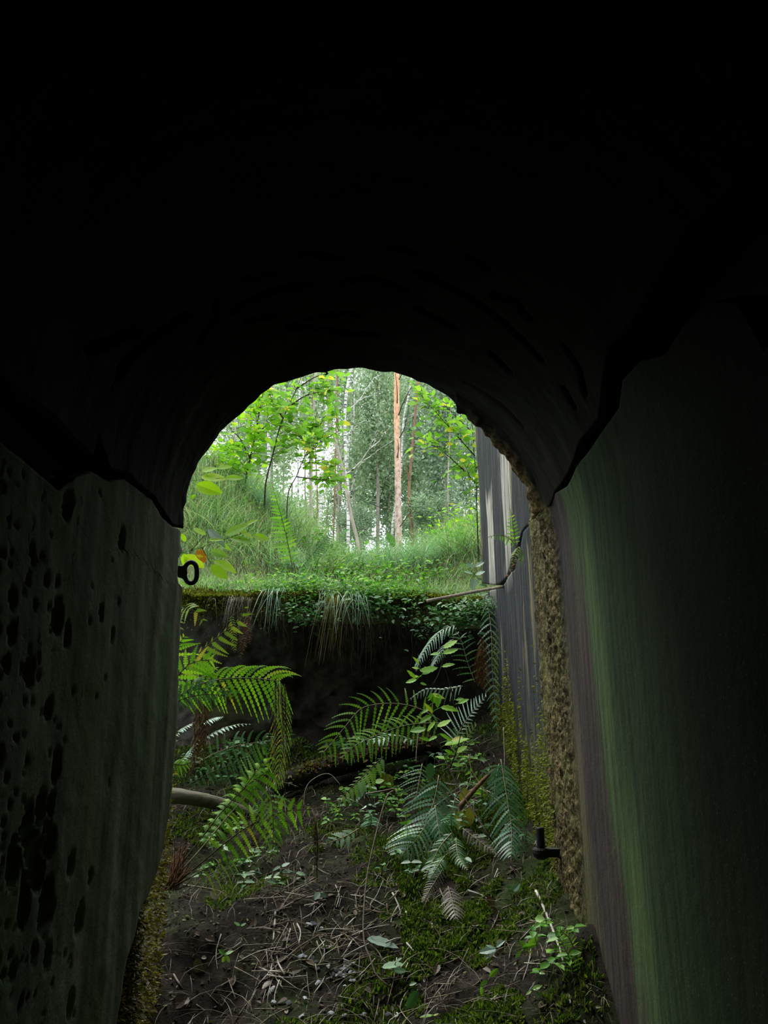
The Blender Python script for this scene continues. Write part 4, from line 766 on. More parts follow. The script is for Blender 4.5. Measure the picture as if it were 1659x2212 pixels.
frond(r, 'frond', [(1040, 1288, 3.8), (1060, 1292, 3.78), (1070, 1305, 3.76), (1076, 1318, 3.75)], 14, 'fern_silver', 8, (0, -1, .5), 62, .3, 0, .8, 'rachis_pale')
frond(r, 'frond', [(1026, 1474, 3.75), (1010, 1430, 3.76), (995, 1380, 3.78), (985, 1365, 3.8)], 36, 'herb_grey', 9, (0, -1, .2), 70, .2, 0, .26, 'rachis_pale', 'even', 1, 1, .0012, 6)
r = fern('bluish fern fan with long leaflets pointing right, beside the wing wall', 985, 1600, 3.5)
frond(r, 'frond', [(975, 1620, 3.5), (992, 1580, 3.5), (1015, 1545, 3.48), (1040, 1515, 3.46), (1052, 1502, 3.45)], 66, 'fern_silver', 15, (-.2, -.8, .6), 66, .08, .05, .42, 'rachis_pale', 'lady', 1.1, .35, .0016, 12, asym=-6)
frond(r, 'frond', [(985, 1640, 3.45), (1005, 1600, 3.45), (1030, 1565, 3.44)], 52, 'fern_green', 9, (-.1, -.9, .4), 66, .08, .05, .42, 'rachis_pale', 'lady', 1.1, .4)
r = fern('blue-green fern cascading down the middle of the slope', 948, 1680, 3.25)
frond(r, 'frond', [(948, 1675, 3.3), (940, 1720, 3.25), (925, 1765, 3.2), (902, 1810, 3.12), (862, 1852, 3.05)], 74, 'fern_blue', 20, (.1, -.8, .6), 66, .30, .04, .6, 'rachis_pale', 'even', .85, 1, .0016, 12)
frond(r, 'frond', [(940, 1740, 3.2), (945, 1775, 3.15), (950, 1800, 3.12), (958, 1825, 3.1)], 44, 'fern_blue', 11, (.1, -.8, .6), 60, .3, .0, .7, 'rachis_pale', 'tri')
frond(r, 'frond', [(912, 1650, 3.4), (905, 1690, 3.35), (895, 1740, 3.3)], 44, 'herb_grey', 11, (.1, -.8, .6), 75, .2, .0, .4, 'rachis_pale', 'even')
r = fern('blue-green fern hanging down beside the mossy foot of the wing wall', 1085, 1640, 3.15)
frond(r, 'frond', [(1082, 1640, 3.2), (1090, 1690, 3.15), (1098, 1740, 3.1), (1105, 1790, 3.05), (1104, 1852, 2.95)], 62, 'fern_blue', 24, (.1, -.8, .55), 64, .32, .04, .65, 'rachis_pale', 'even', .75, .95, .0016, 12)
frond(r, 'frond', [(1078, 1650, 3.25), (1070, 1690, 3.2), (1068, 1730, 3.15)], 34, 'fern_dark', 12, (.1, -.8, .55), 64, .2, .0, .7, 'rachis_pale', 'tri')
r = fern('broad yellow-green fern frond lying across the slope below the log', 830, 1632, 3.3)
frond(r, 'frond', [(828, 1635, 3.35), (795, 1665, 3.3), (760, 1700, 3.22), (725, 1735, 3.15), (705, 1758, 3.1)], 50, 'fern_green', 15, (.3, -.6, .9), 55, .1, 0, 1.0, 'rachis_dark', 'lady', 1, .35, .0016, 12)
r = fern('small pale fern leaf left of the yellow-green leaves', 770, 1795, 3.05)
frond(r, 'frond', [(775, 1790, 3.05), (750, 1805, 3.03), (725, 1815, 3.0), (698, 1825, 2.98)], 34, 'herb_grey', 6, (0, -.7, .6), 60, .05, .1, .95, 'rachis_pale', 'lady')
r = fern('pale greyish small ferns in the moss at the centre right', 960, 1850, 2.85)
for q in [[(975, 1800, 2.95), (950, 1830, 2.9), (930, 1870, 2.85), (915, 1900, 2.8)], [(985, 1810, 2.95), (990, 1850, 2.88), (1010, 1880, 2.82)], [(960, 1850, 2.88), (940, 1880, 2.82), (925, 1905, 2.78)], [(955, 1880, 2.85), (930, 1920, 2.8), (912, 1950, 2.75)], [(1000, 1790, 2.95), (1040, 1820, 2.9), (1080, 1850, 2.85)]]:
    frond(r, 'frond', q, 26, 'fern_grey' if random.random() < .3 else 'herb_grey', 14, (0, -.7, .6), 66, .2, 0, .6, 'rachis_pale', 'lady')
r = fern('dead grey fern tip lying on the moss below the small pale ferns', 972, 1915, 2.8)
frond(r, 'frond', [(968, 1915, 2.85), (975, 1940, 2.8), (985, 1985, 2.72)], 32, 'fern_grey', 10, (0, -.8, .6), 60, .15, 0, .6, 'rachis_pale', 'even', .9, .9)
r = fern('small bright fern at the foot of the right wall, lower right', 1240, 2105, 2.3)
frond(r, 'frond', [(1238, 2108, 2.3), (1232, 2075, 2.3), (1218, 2045, 2.3), (1205, 2018, 2.3)], 38, 'fern_green', 11, (0, -1, .3), 66, .2, .05, .4, 'rachis_pale', 'lady', .8, .9)
frond(r, 'frond', [(1240, 2050, 2.32), (1228, 2025, 2.32), (1205, 2005, 2.32)], 26, 'fern_green', 9, (0, -1, .3), 66, .2, .05, .5, 'rachis_pale', 'lady')
r = fern('small bright fern rooted in the crack of the wing wall', 1112, 1178, 2.95)
Yw = 2.95
frond(r, 'frond', [(1114, 1180, Yw), (1110, 1150, Yw-.02), (1106, 1122, Yw-.05), (1102, 1098, Yw-.08)], 24, 'sapling_leaf', 10, (-.2, -1, .1), 74, .05, .05, .7, 'rachis_pale', 'lady', 1, .8, .0012)
frond(r, 'frond', [(1116, 1180, Yw), (1098, 1162, Yw-.03), (1078, 1156, Yw-.06), (1052, 1160, Yw-.1)], 20, 'sapling_leaf', 10, (0, -1, .3), 74, .3, .05, .7, 'rachis_pale', 'lady', 1, .6, .0012)
frond(r, 'frond', [(1120, 1182, Yw), (1113, 1195, Yw-.03), (1106, 1212, Yw-.04), (1101, 1232, Yw-.04)], 16, 'sapling_leaf', 9, (-.6, -1, .1), 60, .2, .0, .8, 'rachis_pale', 'lady')
frond(r, 'frond', [(1122, 1182, Yw), (1126, 1200, Yw-.03), (1122, 1225, Yw-.04)], 14, 'fern_green', 9, (.3, -1, .1), 60, .2, .0, .8, 'rachis_pale', 'lady')
for lb, q, L_, mt in [('small green fern low behind the brown stick', [(1040, 1700, 3.35), (1020, 1670, 3.35), (1000, 1655, 3.33), (975, 1662, 3.3)], 34, 'fern_green'),
  ('small dark fern on the slope left of the yellowing leaf', [(800, 1760, 3.15), (775, 1735, 3.15), (745, 1725, 3.12), (720, 1732, 3.1)], 32, 'fern_blue'),
  ('young green fern between the yellowing leaf and the cascading fern', [(880, 1790, 3.1), (872, 1745, 3.12), (862, 1710, 3.12), (845, 1690, 3.1)], 30, 'fern_green'),
  ('green fern spreading under the tall shoot', [(975, 1760, 3.1), (985, 1720, 3.15), (1005, 1695, 3.15), (1030, 1690, 3.12)], 32, 'fern_blue'),
  ('low fern at the left end of the mossy log', [(560, 1730, 3.4), (585, 1700, 3.4), (615, 1690, 3.4), (645, 1700, 3.38)], 30, 'fern_dark'),
  ('small fern drooping over the moss above the hinge pin', [(1135, 1790, 2.85), (1120, 1770, 2.85), (1100, 1775, 2.83), (1080, 1800, 2.8)], 24, 'herb_grey')]:
    g = onm(q[0][0], q[0][1]+25); r = thing('fern', g, lb, 'fern'); frond(r, 'frond', None, L_, mt, 15, (0, -.8, .6), 68, .25, .06, .6, 'rachis_pale', 'lady', pts=[g]+[P(*v) for v in q])
# dead hanging fern matter
r = thing('dead_fern', P(600, 1480, 3.15), 'dark withered fern curtain hanging at the tip of the big left frond', 'dead fern')
for k in range(4):
    x = 600+k*7; frond(r, 'frond', [(x-6, 1478, 3.16), (x-4, 1540, 3.16), (x+random.uniform(-6, 12), 1610, 3.15), (x-8+random.uniform(-8, 10), 1690+k*8, 3.14)], random.uniform(12, 26), ['fern_dead', 'fern_olive', 'fern_dead', 'fern_dead'][k], 20, (random.uniform(-1, 1), -.5, .2), 50, .9, 0, .28, 'rachis_dark', 'even', random.uniform(.3, 1.2), random.uniform(.3, 1.2))
r = thing('dead_fern', P(430, 1520, 3.3), 'brown withered fronds hanging beneath the left fern bush', 'dead fern')
for x, y0, y1 in [(428, 1510, 1640), (440, 1500, 1660), (418, 1550, 1680)]:
    frond(r, 'frond', [(x, y0, 3.35), (x+3, (y0+y1)/2, 3.34), (x-8, y1, 3.33)], 13, 'fern_rust', 15, (random.uniform(-.5, .5), -.8, .2), 55, .7, 0, .5, 'rachis_dark', 'even')
r = thing('dead_fern', P(1048, 1375, 3.75), 'red-brown withered fern hanging beside the wing wall', 'dead fern')
for x, y0, y1 in [(1042, 1375, 1490), (1050, 1385, 1500), (1036, 1400, 1480)]:
    frond(r, 'frond', [(x, y0, 3.75), (x-3, (y0+y1)/2, 3.74), (x+2, y1, 3.73)], 14, 'fern_rust', 15, (random.uniform(-.5, .5), -.8, .2), 55, .7, 0, .5, 'rachis_dark', 'even')
r = thing('dead_fern', P(677, 1752, 2.9), 'blackish shrivelled frond dangling in the middle of the pit', 'dead fern')
for k in range(2): frond(r, 'frond', [(674, 1750, 3.0), (681, 1772, 2.92), (686-k*5, 1830, 2.9), (683+k*3, 1905, 2.88)], 20, 'fern_dead', 15, ((-.9, .9)[k], -.5, .1), 48, .9, .12, .45, 'rachis_dark', 'lady', random.uniform(.5, 1.1), random.uniform(.5, 1.1))
# ------------------------------------------------------------------ leafy shoots in the pit
r = thing('shoot', onm(1040, 1770), 'tall leafy shoot with dark stem leaning left up the slope', 'shoot')
Ys = 3.3; L1 = [[(1062, 1815, 2.9), (1030, 1765, 3.0), (990, 1700, 3.15), (962, 1640, 3.25), (935, 1560, 3.3), (918, 1490, 3.3), (908, 1450, 3.3), (903, 1412, 3.3)], [(972, 1660, 3.2), (990, 1610, 3.2), (1000, 1560, 3.2)], [(958, 1630, 3.3), (940, 1600, 3.3), (918, 1575, 3.3)], [(935, 1480, 3.35), (950, 1450, 3.35), (965, 1395, 3.35)], [(985, 1545, 3.35), (975, 1490, 3.35), (955, 1420, 3.35), (948, 1395, 3.35)]]
stems(r, 'stem', L1, .0032, 'dark_twig')
leafset(r, 'leaves', [(906, 1435, 893, 1418), (904, 1445, 890, 1440), (900, 1468, 876, 1475), (905, 1462, 885, 1460), (897, 1466, 880, 1446), (908, 1450, 946, 1443), (912, 1456, 930, 1452), (908, 1475, 922, 1480), (958, 1400, 988, 1382), (957, 1412, 990, 1404), (955, 1440, 982, 1432), (950, 1412, 928, 1412), (935, 1540, 916, 1518), (938, 1518, 930, 1495), (930, 1500, 962, 1506), (948, 1500, 945, 1530), (935, 1505, 925, 1515), (985, 1512, 1002, 1508), (990, 1520, 1013, 1508), (952, 1528, 992, 1532), (930, 1530, 908, 1540), (934, 1545, 905, 1560), (940, 1560, 920, 1580), (920, 1575, 885, 1580), (945, 1570, 975, 1556), (950, 1585, 980, 1600), (945, 1590, 925, 1598), (930, 1600, 905, 1592), (960, 1620, 985, 1630), (975, 1600, 1000, 1590), (985, 1625, 1010, 1612), (965, 1640, 940, 1632), (975, 1650, 1000, 1655), (960, 1610, 1015, 1598, .3), (942, 1655, 925, 1660)], Ys, 'bright_leaf', .52, .2, .6, L1, dY=.05)
leafset(r, 'hanging_leaf', [(930, 1648, 928, 1685, .9)], 3.2, 'herb_grey', .72, .25, .9, label='grey-green toothed hanging leaf')
def groundplant(label, px, py, Y, lst, mat, w=.6, serr=.15, lobes=False, stem=True, face=.5, name='seedling', cat='seedling', fold=.25):
    g = onm(px, py); g2 = Vector(g); r = thing(name, g2, label, cat)
    Y = g2.y-.02
    if stem:
        L1 = [[(px, py, Y+.015), (px+random.uniform(-3, 3), (py+lst[0][1])/2, Y), (lst[0][0], lst[0][1], Y)]]; stems(r, 'stem', L1, .0012, 'rachis_pale', 8)
    leafset(r, 'leaves', lst, Y, mat, w, serr, face, None if not stem else L1, lobes=lobes, dY=.015, fold=fold); return r
groundplant('yellow-green heart-shaped leaves paired below the brown stick', 1008, 1790, 3, [(1005, 1738, 1003, 1700, .9), (1012, 1752, 1010, 1788, .9), (1000, 1752, 990, 1795, .9), (1010, 1745, 1022, 1775, .9)], 'yellow_leaf', .8, .12)
groundplant('round yellowing leaf below the mossy log', 832, 1715, 3.2, [(832, 1670, 826, 1705, .9), (834, 1672, 845, 1702, .9)], 'yellow_leaf', .8, .15)
groundplant('pale blue-grey leaf on the slope left of the yellowing leaf', 785, 1745, 3.1, [(782, 1690, 778, 1725, .9), (780, 1715, 768, 1730, .8)], 'silver_leaf', .7)
groundplant('dark round leaves beside the pale blue-grey leaf', 805, 1740, 3.1, [(800, 1695, 812, 1725, .9), (810, 1690, 830, 1685, .7)], 'herb_leaf', .8, .15)
groundplant('pale toothed leaf lying near the centre of the floor', 808, 2040, 2.6, [(792, 2028, 862, 2046, .35)], 'silver_leaf', .5, .15, stem=False)
groundplant('green toothed leaf pair below the pale toothed leaf', 856, 2110, 2.5, [(825, 2090, 872, 2080, .4), (848, 2095, 878, 2098, .5), (855, 2078, 868, 2068, .5)], 'herb_grey', .55, .15)
groundplant('star-shaped pale leaf low right of centre', 1070, 2090, 2.5, [(1072, 2050, 1034, 2056, .6), (1070, 2052, 1048, 2072, .6), (1072, 2046, 1090, 2030, .6), (1068, 2048, 1050, 2040, .6)], 'silver_leaf', .5)
groundplant('bright lobed leaves low on the right near the long white stick', 1150, 2080, 2.45, [(1140, 2048, 1162, 2022, .9), (1138, 2050, 1122, 2030, .9), (1140, 2052, 1150, 2060, .9), (1125, 2055, 1112, 2070, .9), (1128, 2048, 1158, 2040, .9)], 'sapling_leaf', .5, .2)
groundplant('lobed green leaf on the moss beside the right wall', 1110, 1935, 2.75, [(1108, 1925, 1124, 1908, .8), (1108, 1927, 1095, 1912, .8), (1106, 1926, 1120, 1924, .8)], 'herb_grey', .75)
groundplant('yellow-green lobed leaves near the bottom right of centre', 1045, 2160, 2.45, [(1058, 2110, 1076, 2092, .9), (1040, 2130, 1040, 2150, .9), (1052, 2118, 1036, 2132, .9)], 'sapling_leaf', .5, .2)
groundplant('small leaf rosette at the left of the floor', 488, 2085, 2.6, [(486, 2062, 472, 2050, .6), (488, 2062, 504, 2052, .6), (486, 2066, 480, 2080, .9), (488, 2064, 496, 2080, .9)], 'herb_leaf', .6, .15)
groundplant('pale heart-shaped leaf under the dangling black frond', 690, 1950, 2.8, [(692, 1928, 678, 1944, .7), (694, 1930, 706, 1938, .7)], 'silver_leaf', .9)
groundplant('small herb with paired leaves left of the dangling black frond', 610, 1900, 2.9, [(608, 1872, 626, 1862, .5), (606, 1872, 588, 1880, .5), (610, 1884, 632, 1880, .5), (604, 1884, 592, 1892, .5), (640, 1885, 660, 1890, .5)], 'herb_grey', .6)
groundplant('small yellow-green leaf pair at the bottom edge of the floor', 935, 2200, 2.4, [(934, 2194, 906, 2196, .3), (936, 2194, 948, 2190, .3)], 'sapling_leaf', .5)
groundplant('dark serrated leaf standing near the bottom centre', 880, 2190, 2.4, [(902, 2140, 878, 2180, .9), (884, 2128, 900, 2122, .5)], 'herb_grey', .5, .2)
groundplant('green lobed leaves at the bottom right near the wall', 1170, 2150, 2.35, [(1150, 2138, 1172, 2128, .5), (1160, 2145, 1178, 2158, .5), (1148, 2140, 1136, 2148, .5), (1190, 2160, 1206, 2150, .6), (1188, 2168, 1200, 2185, .8)], 'herb_leaf', .5, .2)
groundplant('small leaves at the tip of the mossy jamb floor on the left', 520, 2010, 2.7, [(518, 2000, 505, 1992, .5), (520, 2000, 532, 1994, .5)], 'herb_leaf', .6)
groundplant('weed with pale pointed leaves under the fallen branch end', 1010, 1255, 4.2, [(1022, 1240, 1002, 1235, .5), (1025, 1242, 1046, 1232, .5), (1030, 1246, 1040, 1252, .6), (1026, 1250, 1022, 1275, .9), (1018, 1226, 1005, 1215, .6), (1035, 1222, 1046, 1212, .6)], 'silver_leaf', .6) if False else None
Yh = 4.35; r = thing('seedling', P(1025, 1282, Yh), 'weed with pale pointed leaves growing at the ledge beside the wing wall', 'seedling'); L1 = [[(1026, 1284, Yh), (1024, 1255, Yh), (1026, 1222, Yh)]]; stems(r, 'stem', L1, .002, 'rachis_pale')
leafset(r, 'leaves', [(1022, 1240, 1002, 1233, .5), (1027, 1242, 1048, 1234, .5), (1029, 1248, 1044, 1256, .6), (1025, 1250, 1020, 1276, .9), (1024, 1226, 1006, 1218, .6), (1027, 1224, 1046, 1214, .6)], Yh, 'silver_leaf', .6, .1, .5, L1)
r = thing('seedling', P(845, 1180, 5.6), 'single broad bright leaf standing in front of the orange pine foot', 'seedling'); leafset(r, 'leaves', [(852, 1182, 836, 1148, .95)], 5.5, 'sapling_leaf', .36)
stems(r, 'stem', [[(858, 1215, 5.55), (856, 1198, 5.52), (852, 1182, 5.5)]], .002, 'rachis_pale')
# random undergrowth, each clump a plant of its own
UG = [('leafy weed clump under the tall shoot', 1000, 1665, 26, 18, 40, 'herb_leaf'), ('leafy weed clump left of the cascading fern', 850, 1700, 30, 22, 46, 'herb_leaf'), ('dark leafy weeds behind the left fern', 460, 1665, 55, 16, 90, 'fern_dark'), ('leafy weeds at the left end of the mossy log', 560, 1640, 30, 16, 40, 'herb_grey'), ('weeds beneath the arching fern on the log', 790, 1665, 34, 14, 44, 'herb_leaf'), ('pale weeds at the centre of the slope', 780, 1770, 26, 20, 36, 'herb_grey'), ('weeds around the foot of the tall shoot', 1035, 1700, 26, 20, 30, 'fern_dark'), ('bright weeds below the cascading fern', 900, 1700, 24, 30, 30, 'herb_leaf'), ('low weeds on the moss by the lower right wall', 1180, 2080, 22, 30, 40, 'herb_leaf'), ('small weeds in front of the big lower left fern', 480, 1840, 50, 25, 46, 'herb_leaf'), ('weeds behind the dangling black frond', 720, 1790, 26, 24, 34, 'herb_leaf'),
 ('tangle of weeds right of the yellowing leaf', 900, 1665, 30, 14, 60, 'herb_grey'), ('dark weeds along the foot of the bank behind the log', 700, 1630, 60, 12, 60, 'fern_dark'), ('weeds between the looping stem and the cascading fern', 840, 1760, 24, 28, 50, 'herb_leaf'), ('pale weeds right of the cascading fern', 1010, 1800, 30, 24, 44, 'herb_grey'), ('low weeds beneath the small pale ferns', 930, 1900, 36, 24, 40, 'herb_grey'), ('small weeds on the left of the floor below the large fern', 520, 1900, 50, 20, 40, 'herb_grey'),]
for lb, cx, cyy, sx, sy, n, mt in UG:
    root = thing('weed', onm(cx, cyy), lb, 'weed'); pp = []; st = MB()
    for k in range(n//4):
        g = onm(cx+random.gauss(0, sx), cyy+random.gauss(0, sy)); h = random.uniform(.03, .11); t = g+Vector((random.uniform(-.03, .03), random.uniform(-.03, .02), h)); st.tube(crom([g, g.lerp(t, .6)+rv(.008), t], 5), [.0014, .0012, .001, .0008, .0006], 4, cap=False)
        for j in range(4): pp.append(g.lerp(t, 1-.18*(j//2)))
    p = np.array([tuple(v) for v in pp]); n2 = len(p); az = np.repeat(RS.uniform(0, 6.3, n2//4), 4)+np.tile([0, pi, pi/2, -pi/2], n2//4); d = np.stack([np.cos(az), np.sin(az), RS.uniform(-.3, .35, n2)], -1); Ls = RS.uniform(.018, .042, n2)
    V1, F1 = bleaf(p, d, RS.normal(0, .25, (n2, 3))+np.array([0, -.4, 1.0]), Ls, Ls*.6); F2 = np.array(st.f)+len(V1); R1 = RS.rand(n2)
    bulk('foliage', np.concatenate([V1, np.array([tuple(v) for v in st.v])]), np.concatenate([F1, F2]), np.concatenate([R1, R1, np.full(len(F2), .1)]), M[mt], root)
# ------------------------------------------------------------------ logs and sticks
def stick(name, label, px, rad, mat, cat='stick', jit=.05, tap=.6, n=8, cnt=12):
    if len(px[0]) == 2:
        q = crom([Vector((a, b, 0)) for a, b in px], 12); pts = [onm(v.x, v.y)+Vector((0, 0, rad+.003)) for v in q]; cnt = max(cnt, 24)
    else: pts = [P(*q) for q in px]
    return tag(twigmesh(pts, rad, n, tap, jit, cnt).build(name, M[mat], None, pts[0], True), label, cat)
stick('fallen_branch', 'straight dark branch lying from the bank edge to the wing wall crack', [(922, 1298, 4.02), (980, 1287, 3.95), (1030, 1277, 3.85), (1088, 1267, 3.72)], .0085, 'pale_twig', 'branch', .06, .8)
r = thing('log', P(640, 1680, 3.85), 'dark rotting log with leaf litter on top across the back of the pit', 'log')
C = [(590, 1702, 3.8), (640, 1682, 3.85), (720, 1655, 3.95), (800, 1635, 4.0), (880, 1618, 4.05), (960, 1606, 4.1)]; twigmesh([P(*q) for q in C], .052, 14, .8, .1, 22).build('trunk', M['log_dark'], r, smooth=True)
q = crom([P(*q) for q in C], 200); nn = 2600; ii = RS.randint(20, 180, nn); p = np.array([tuple(q[i]) for i in ii])+np.stack([RS.normal(0, .01, nn), RS.normal(-.015, .02, nn), .044+RS.normal(0, .004, nn)], -1); p[:, 2] -= np.abs(p[:, 1]-np.array([q[i].y for i in ii]))*.55
Ls = RS.uniform(.008, .028, nn); o = leaves('litter', p, RS.normal(0, 1, (nn, 3))*np.array([1, 1, .3]), RS.normal(0, .5, (nn, 3))+np.array([0, -.4, 1]), Ls, Ls*.5, M['fern_rust'], r); o['kind'] = 'stuff'
k = (ii < 70); o = leaves('moss_patch', p[k]+np.array([0, -.004, .002]), RS.normal(0, 1, (k.sum(), 3)), RS.normal(0, 1, (k.sum(), 3)), Ls[k]*.7, Ls[k]*.3, M['moss_yellow'], r); o['kind'] = 'stuff'
stick('log', 'smooth pale log end reaching in from the left edge of the pit', [(345, 1716, 3.55), (400, 1722, 3.55), (470, 1735, 3.6), (530, 1755, 3.65), (570, 1775, 3.7)], .034, 'log_pale', 'log', .04, .6, 14, 18)
stick('stick', 'thick brown stick leaning on the slope beside the tall shoot', [(992, 1745, 3.2), (1030, 1700, 3.25), (1066, 1664, 3.3)], .011, 'brown_stick')
stick('stick', 'long white dead stalk leaning at the foot of the right wall', [(1158, 1930), (1185, 1990), (1212, 2065), (1226, 2130), (1233, 2175)], .0046, 'twig_white', tap=.5)
stick('stick', 'thin pale curved stalk arching over the moss at the centre', [(855, 1930), (905, 1938), (950, 1965), (990, 1992), (1028, 2022)], .0028, 'twig_white')
stick('stick', 'upright dead stalk beside the mossy foot of the wing wall', [(1088, 1572, 3.5), (1090, 1630, 3.45), (1089, 1682, 3.4)], .003, 'pale_twig')
stick('stick', 'thin pale stalk standing in front of the mossy log', [(905, 1580, 3.6), (900, 1620, 3.58), (899, 1648, 3.56)], .003, 'pale_twig')
stick('vine', 'long grey trailing vine running down the middle of the slope', [(850, 1708, 3.2), (835, 1722, 3.15), (815, 1790, 3.02), (795, 1880, 2.86), (786, 1960, 2.72), (786, 2030, 2.6), (800, 2070, 2.53), (812, 2105, 2.48), (842, 2132, 2.44)], .0032, 'root', 'vine', .05, .7, 6, 30)
stick('vine', 'pale looping root hanging in front of the log', [(655, 1745, 3.35), (662, 1700, 3.38), (685, 1678, 3.4), (712, 1672, 3.4), (735, 1695, 3.38)], .0022, 'pale_twig', 'root', .05, .7, 6, 20)
stick('stick', 'pale curved stem looping over the slope left of the cascading fern', [(790, 1715, 3.2), (830, 1708, 3.2), (855, 1703, 3.2), (856, 1715, 3.18)], .003, 'pale_twig')
stick('stick', 'thin pale twig angled across the lower left floor', [(375, 2110), (400, 2150), (430, 2180), (470, 2205)], .003, 'pale_twig')
stick('stick', 'pale twig lying below the rusty fern base', [(395, 1915), (460, 1925), (520, 1945)], .0028, 'pale_twig')
stick('stick', 'pale broken stick in the litter left of the stones', [(595, 1975), (593, 2005), (590, 2040)], .0038, 'twig_white')
stick('stick', 'pale stub standing right of the trailing vine', [(876, 1975), (884, 1997), (893, 2018)], .0045, 'twig_white')
stick('stick', 'thin upright twig right of the pale toothed leaf', [(934, 2005), (939, 2050), (941, 2092)], .0036, 'pale_twig')
stick('stick', 'pale twig fork resting on the moss right of centre', [(890, 1978), (930, 1998), (945, 2012)], .003, 'twig_white')
stick('stick', 'tan stem running diagonally under the yellow-green leaves', [(1012, 1630, 3.4), (1022, 1670, 3.35), (1058, 1720, 3.25)], .0026, 'brown_stick')
# smaller litter: individual copies
tw = []
for k in range(8):
    L = random.uniform(.06, .20); m = twigmesh([Vector((-L/2, 0, 0)), Vector((0, random.uniform(-.012, .012), .004)), Vector((L/2, random.uniform(-.01, .01), 0))], random.uniform(.0015, .0032), 5, .6, .0, 6)
    o = m.build('dead_twig', M[['pale_twig', 'twig_white', 'pale_twig', 'root'][k % 4]], None, (0, 0, 0), True); tw.append(o)
def scat(px0, px1, py0, py1): return random.uniform(px0, px1), random.uniform(py0, py1)
def align(o, g, yaw, tilt=.0):
    e = .03; nx = float(gz(g.x-e, g.y)-gz(g.x+e, g.y)); ny = float(gz(g.x, g.y-e)-gz(g.x, g.y+e)); n = Vector((nx, ny, 2*e)).normalized()
    o.rotation_euler = (n.to_track_quat('Z', 'Y').to_matrix() @ Matrix.Rotation(yaw, 3, 'Z') @ Matrix.Rotation(tilt, 3, 'Y')).to_euler(); o.location = g+n*.006
cnt = 0
for k in range(300):
    z = random.random()
    px, py = scat(560, 860, 1880, 2130) if z < .45 else (scat(380, 1200, 1830, 2205) if z < .8 else scat(940, 1110, 1600, 1760))
    g = onm(px, py)
    if g.x > XR-.06 or g.x < XL+.02: continue
    src = tw[cnt % 8]; o = src if cnt < 8 else src.copy()
    if cnt >= 8: COL.objects.link(o)
    align(o, g, random.gauss(.6, .7) if random.random() < .6 else random.uniform(0, 6.3), random.uniform(-.35, .35)); tag(o, 'short dead twig lying loose in the litter of the pit floor', 'twig', 'dead twigs scattered over the pit floor'); cnt += 1
lf = []
for k in range(5):
    m = MB(); L = random.uniform(.022, .038); leaf1(m, (-L/2, 0, 0), (L/2, 0, 0), Vector((.1, .1, 1)), random.uniform(.5, .75), random.uniform(.2, .6), random.uniform(-.3, .3), .1); lf.append(m.build('fallen_leaf', M['brown_leaf'], None, (0, 0, 0)))
cnt = 0
for k in range(85):
    px, py = scat(360, 1180, 1860, 2205); g = onm(px, py)
    if g.x > XR-.06 or g.x < XL+.02: continue
    src = lf[cnt % 5]; o = src if cnt < 5 else src.copy()
    if cnt >= 5: COL.objects.link(o)
    cnt += 1
    align(o, g, random.uniform(0, 6.3), random.uniform(-.5, .5)); tag(o, 'small curled brown leaf among the twigs on the pit floor', 'leaf', 'fallen leaves on the pit floor')
for lb, x0, y0, x1, y1, w_, mt in [('large pinkish brown leaf upright on the moss, lower right', 1052, 1935, 1070, 1965, .6, 'brown_leaf'), ('crumpled grey-brown leaf at the lower left of the floor', 425, 2070, 432, 2110, .6, 'brown_leaf'), ('pinkish leaf left of the pale stones', 630, 2098, 652, 2092, .7, 'brown_leaf'), ('pale leaves heaped below the rusty fern base', 455, 1925, 480, 1940, .9, 'dead_grass'), ('tan leaf near the bottom edge below the pale toothed leaf', 815, 2160, 832, 2148, .6, 'brown_leaf')]:
    g = onm((x0+x1)/2, max(y0, y1)); m = MB(); leaf1(m, P(x0, y0, g.y-.01), P(x1, y1, g.y-.01), Vector((.1, -.8, .5)), w_, .3, .1, .15); tag(m.build('fallen_leaf', M[mt], None, P(x0, y0, g.y-.01)), lb, 'leaf')
def rock(s, seed, fl=.42):
    R = random.Random(seed); import bmesh; bm = bmesh.new(); bmesh.ops.create_icosphere(bm, subdivisions=2, radius=1)
    cuts = [Vector((R.gauss(0, 1), R.gauss(0, 1), R.gauss(0, 1))).normalized() for _ in range(9)]
    for v in bm.verts:
        for c in cuts:
            dd = v.co.dot(c)-.55
            if dd > 0: v.co -= c*dd
        v.co = Vector((v.co.x*s, v.co.y*s*.8, v.co.z*s*fl))
    me = bpy.data.meshes.new('stone'); bm.to_mesh(me); bm.free(); o = bpy.data.objects.new('stone', me); COL.objects.link(o); return o
st = [rock(.0115, k) for k in range(6)]
for k, o in enumerate(st): o.data.materials.append(M['stone' if k % 3 else 'dark_stone'])
cnt = 0
for cx, cyy, sx, sy, n in [(735, 2105, 22, 18, 26), (678, 2010, 12, 8, 4), (668, 2075, 10, 6, 4), (650, 2155, 40, 20, 8), (720, 2205, 30, 4, 5), (830, 2200, 30, 5, 5)]:
    for _ in range(n):
        g = onm(random.gauss(cx, sx), min(2220, random.gauss(cyy, sy))); src = st[cnt % 6]; o = src if cnt < 6 else src.copy()
        if cnt >= 6: COL.objects.link(o)
        align(o, g, random.uniform(0, 6), 0); s = random.uniform(.45, 1.5); o.location = o.location+Vector((0, 0, .006)); o.scale = (s, s, s); tag(o, 'small angular grey stone lying in the dark soil of the pit floor', 'stone', 'grey stones in the middle of the floor'); cnt += 1
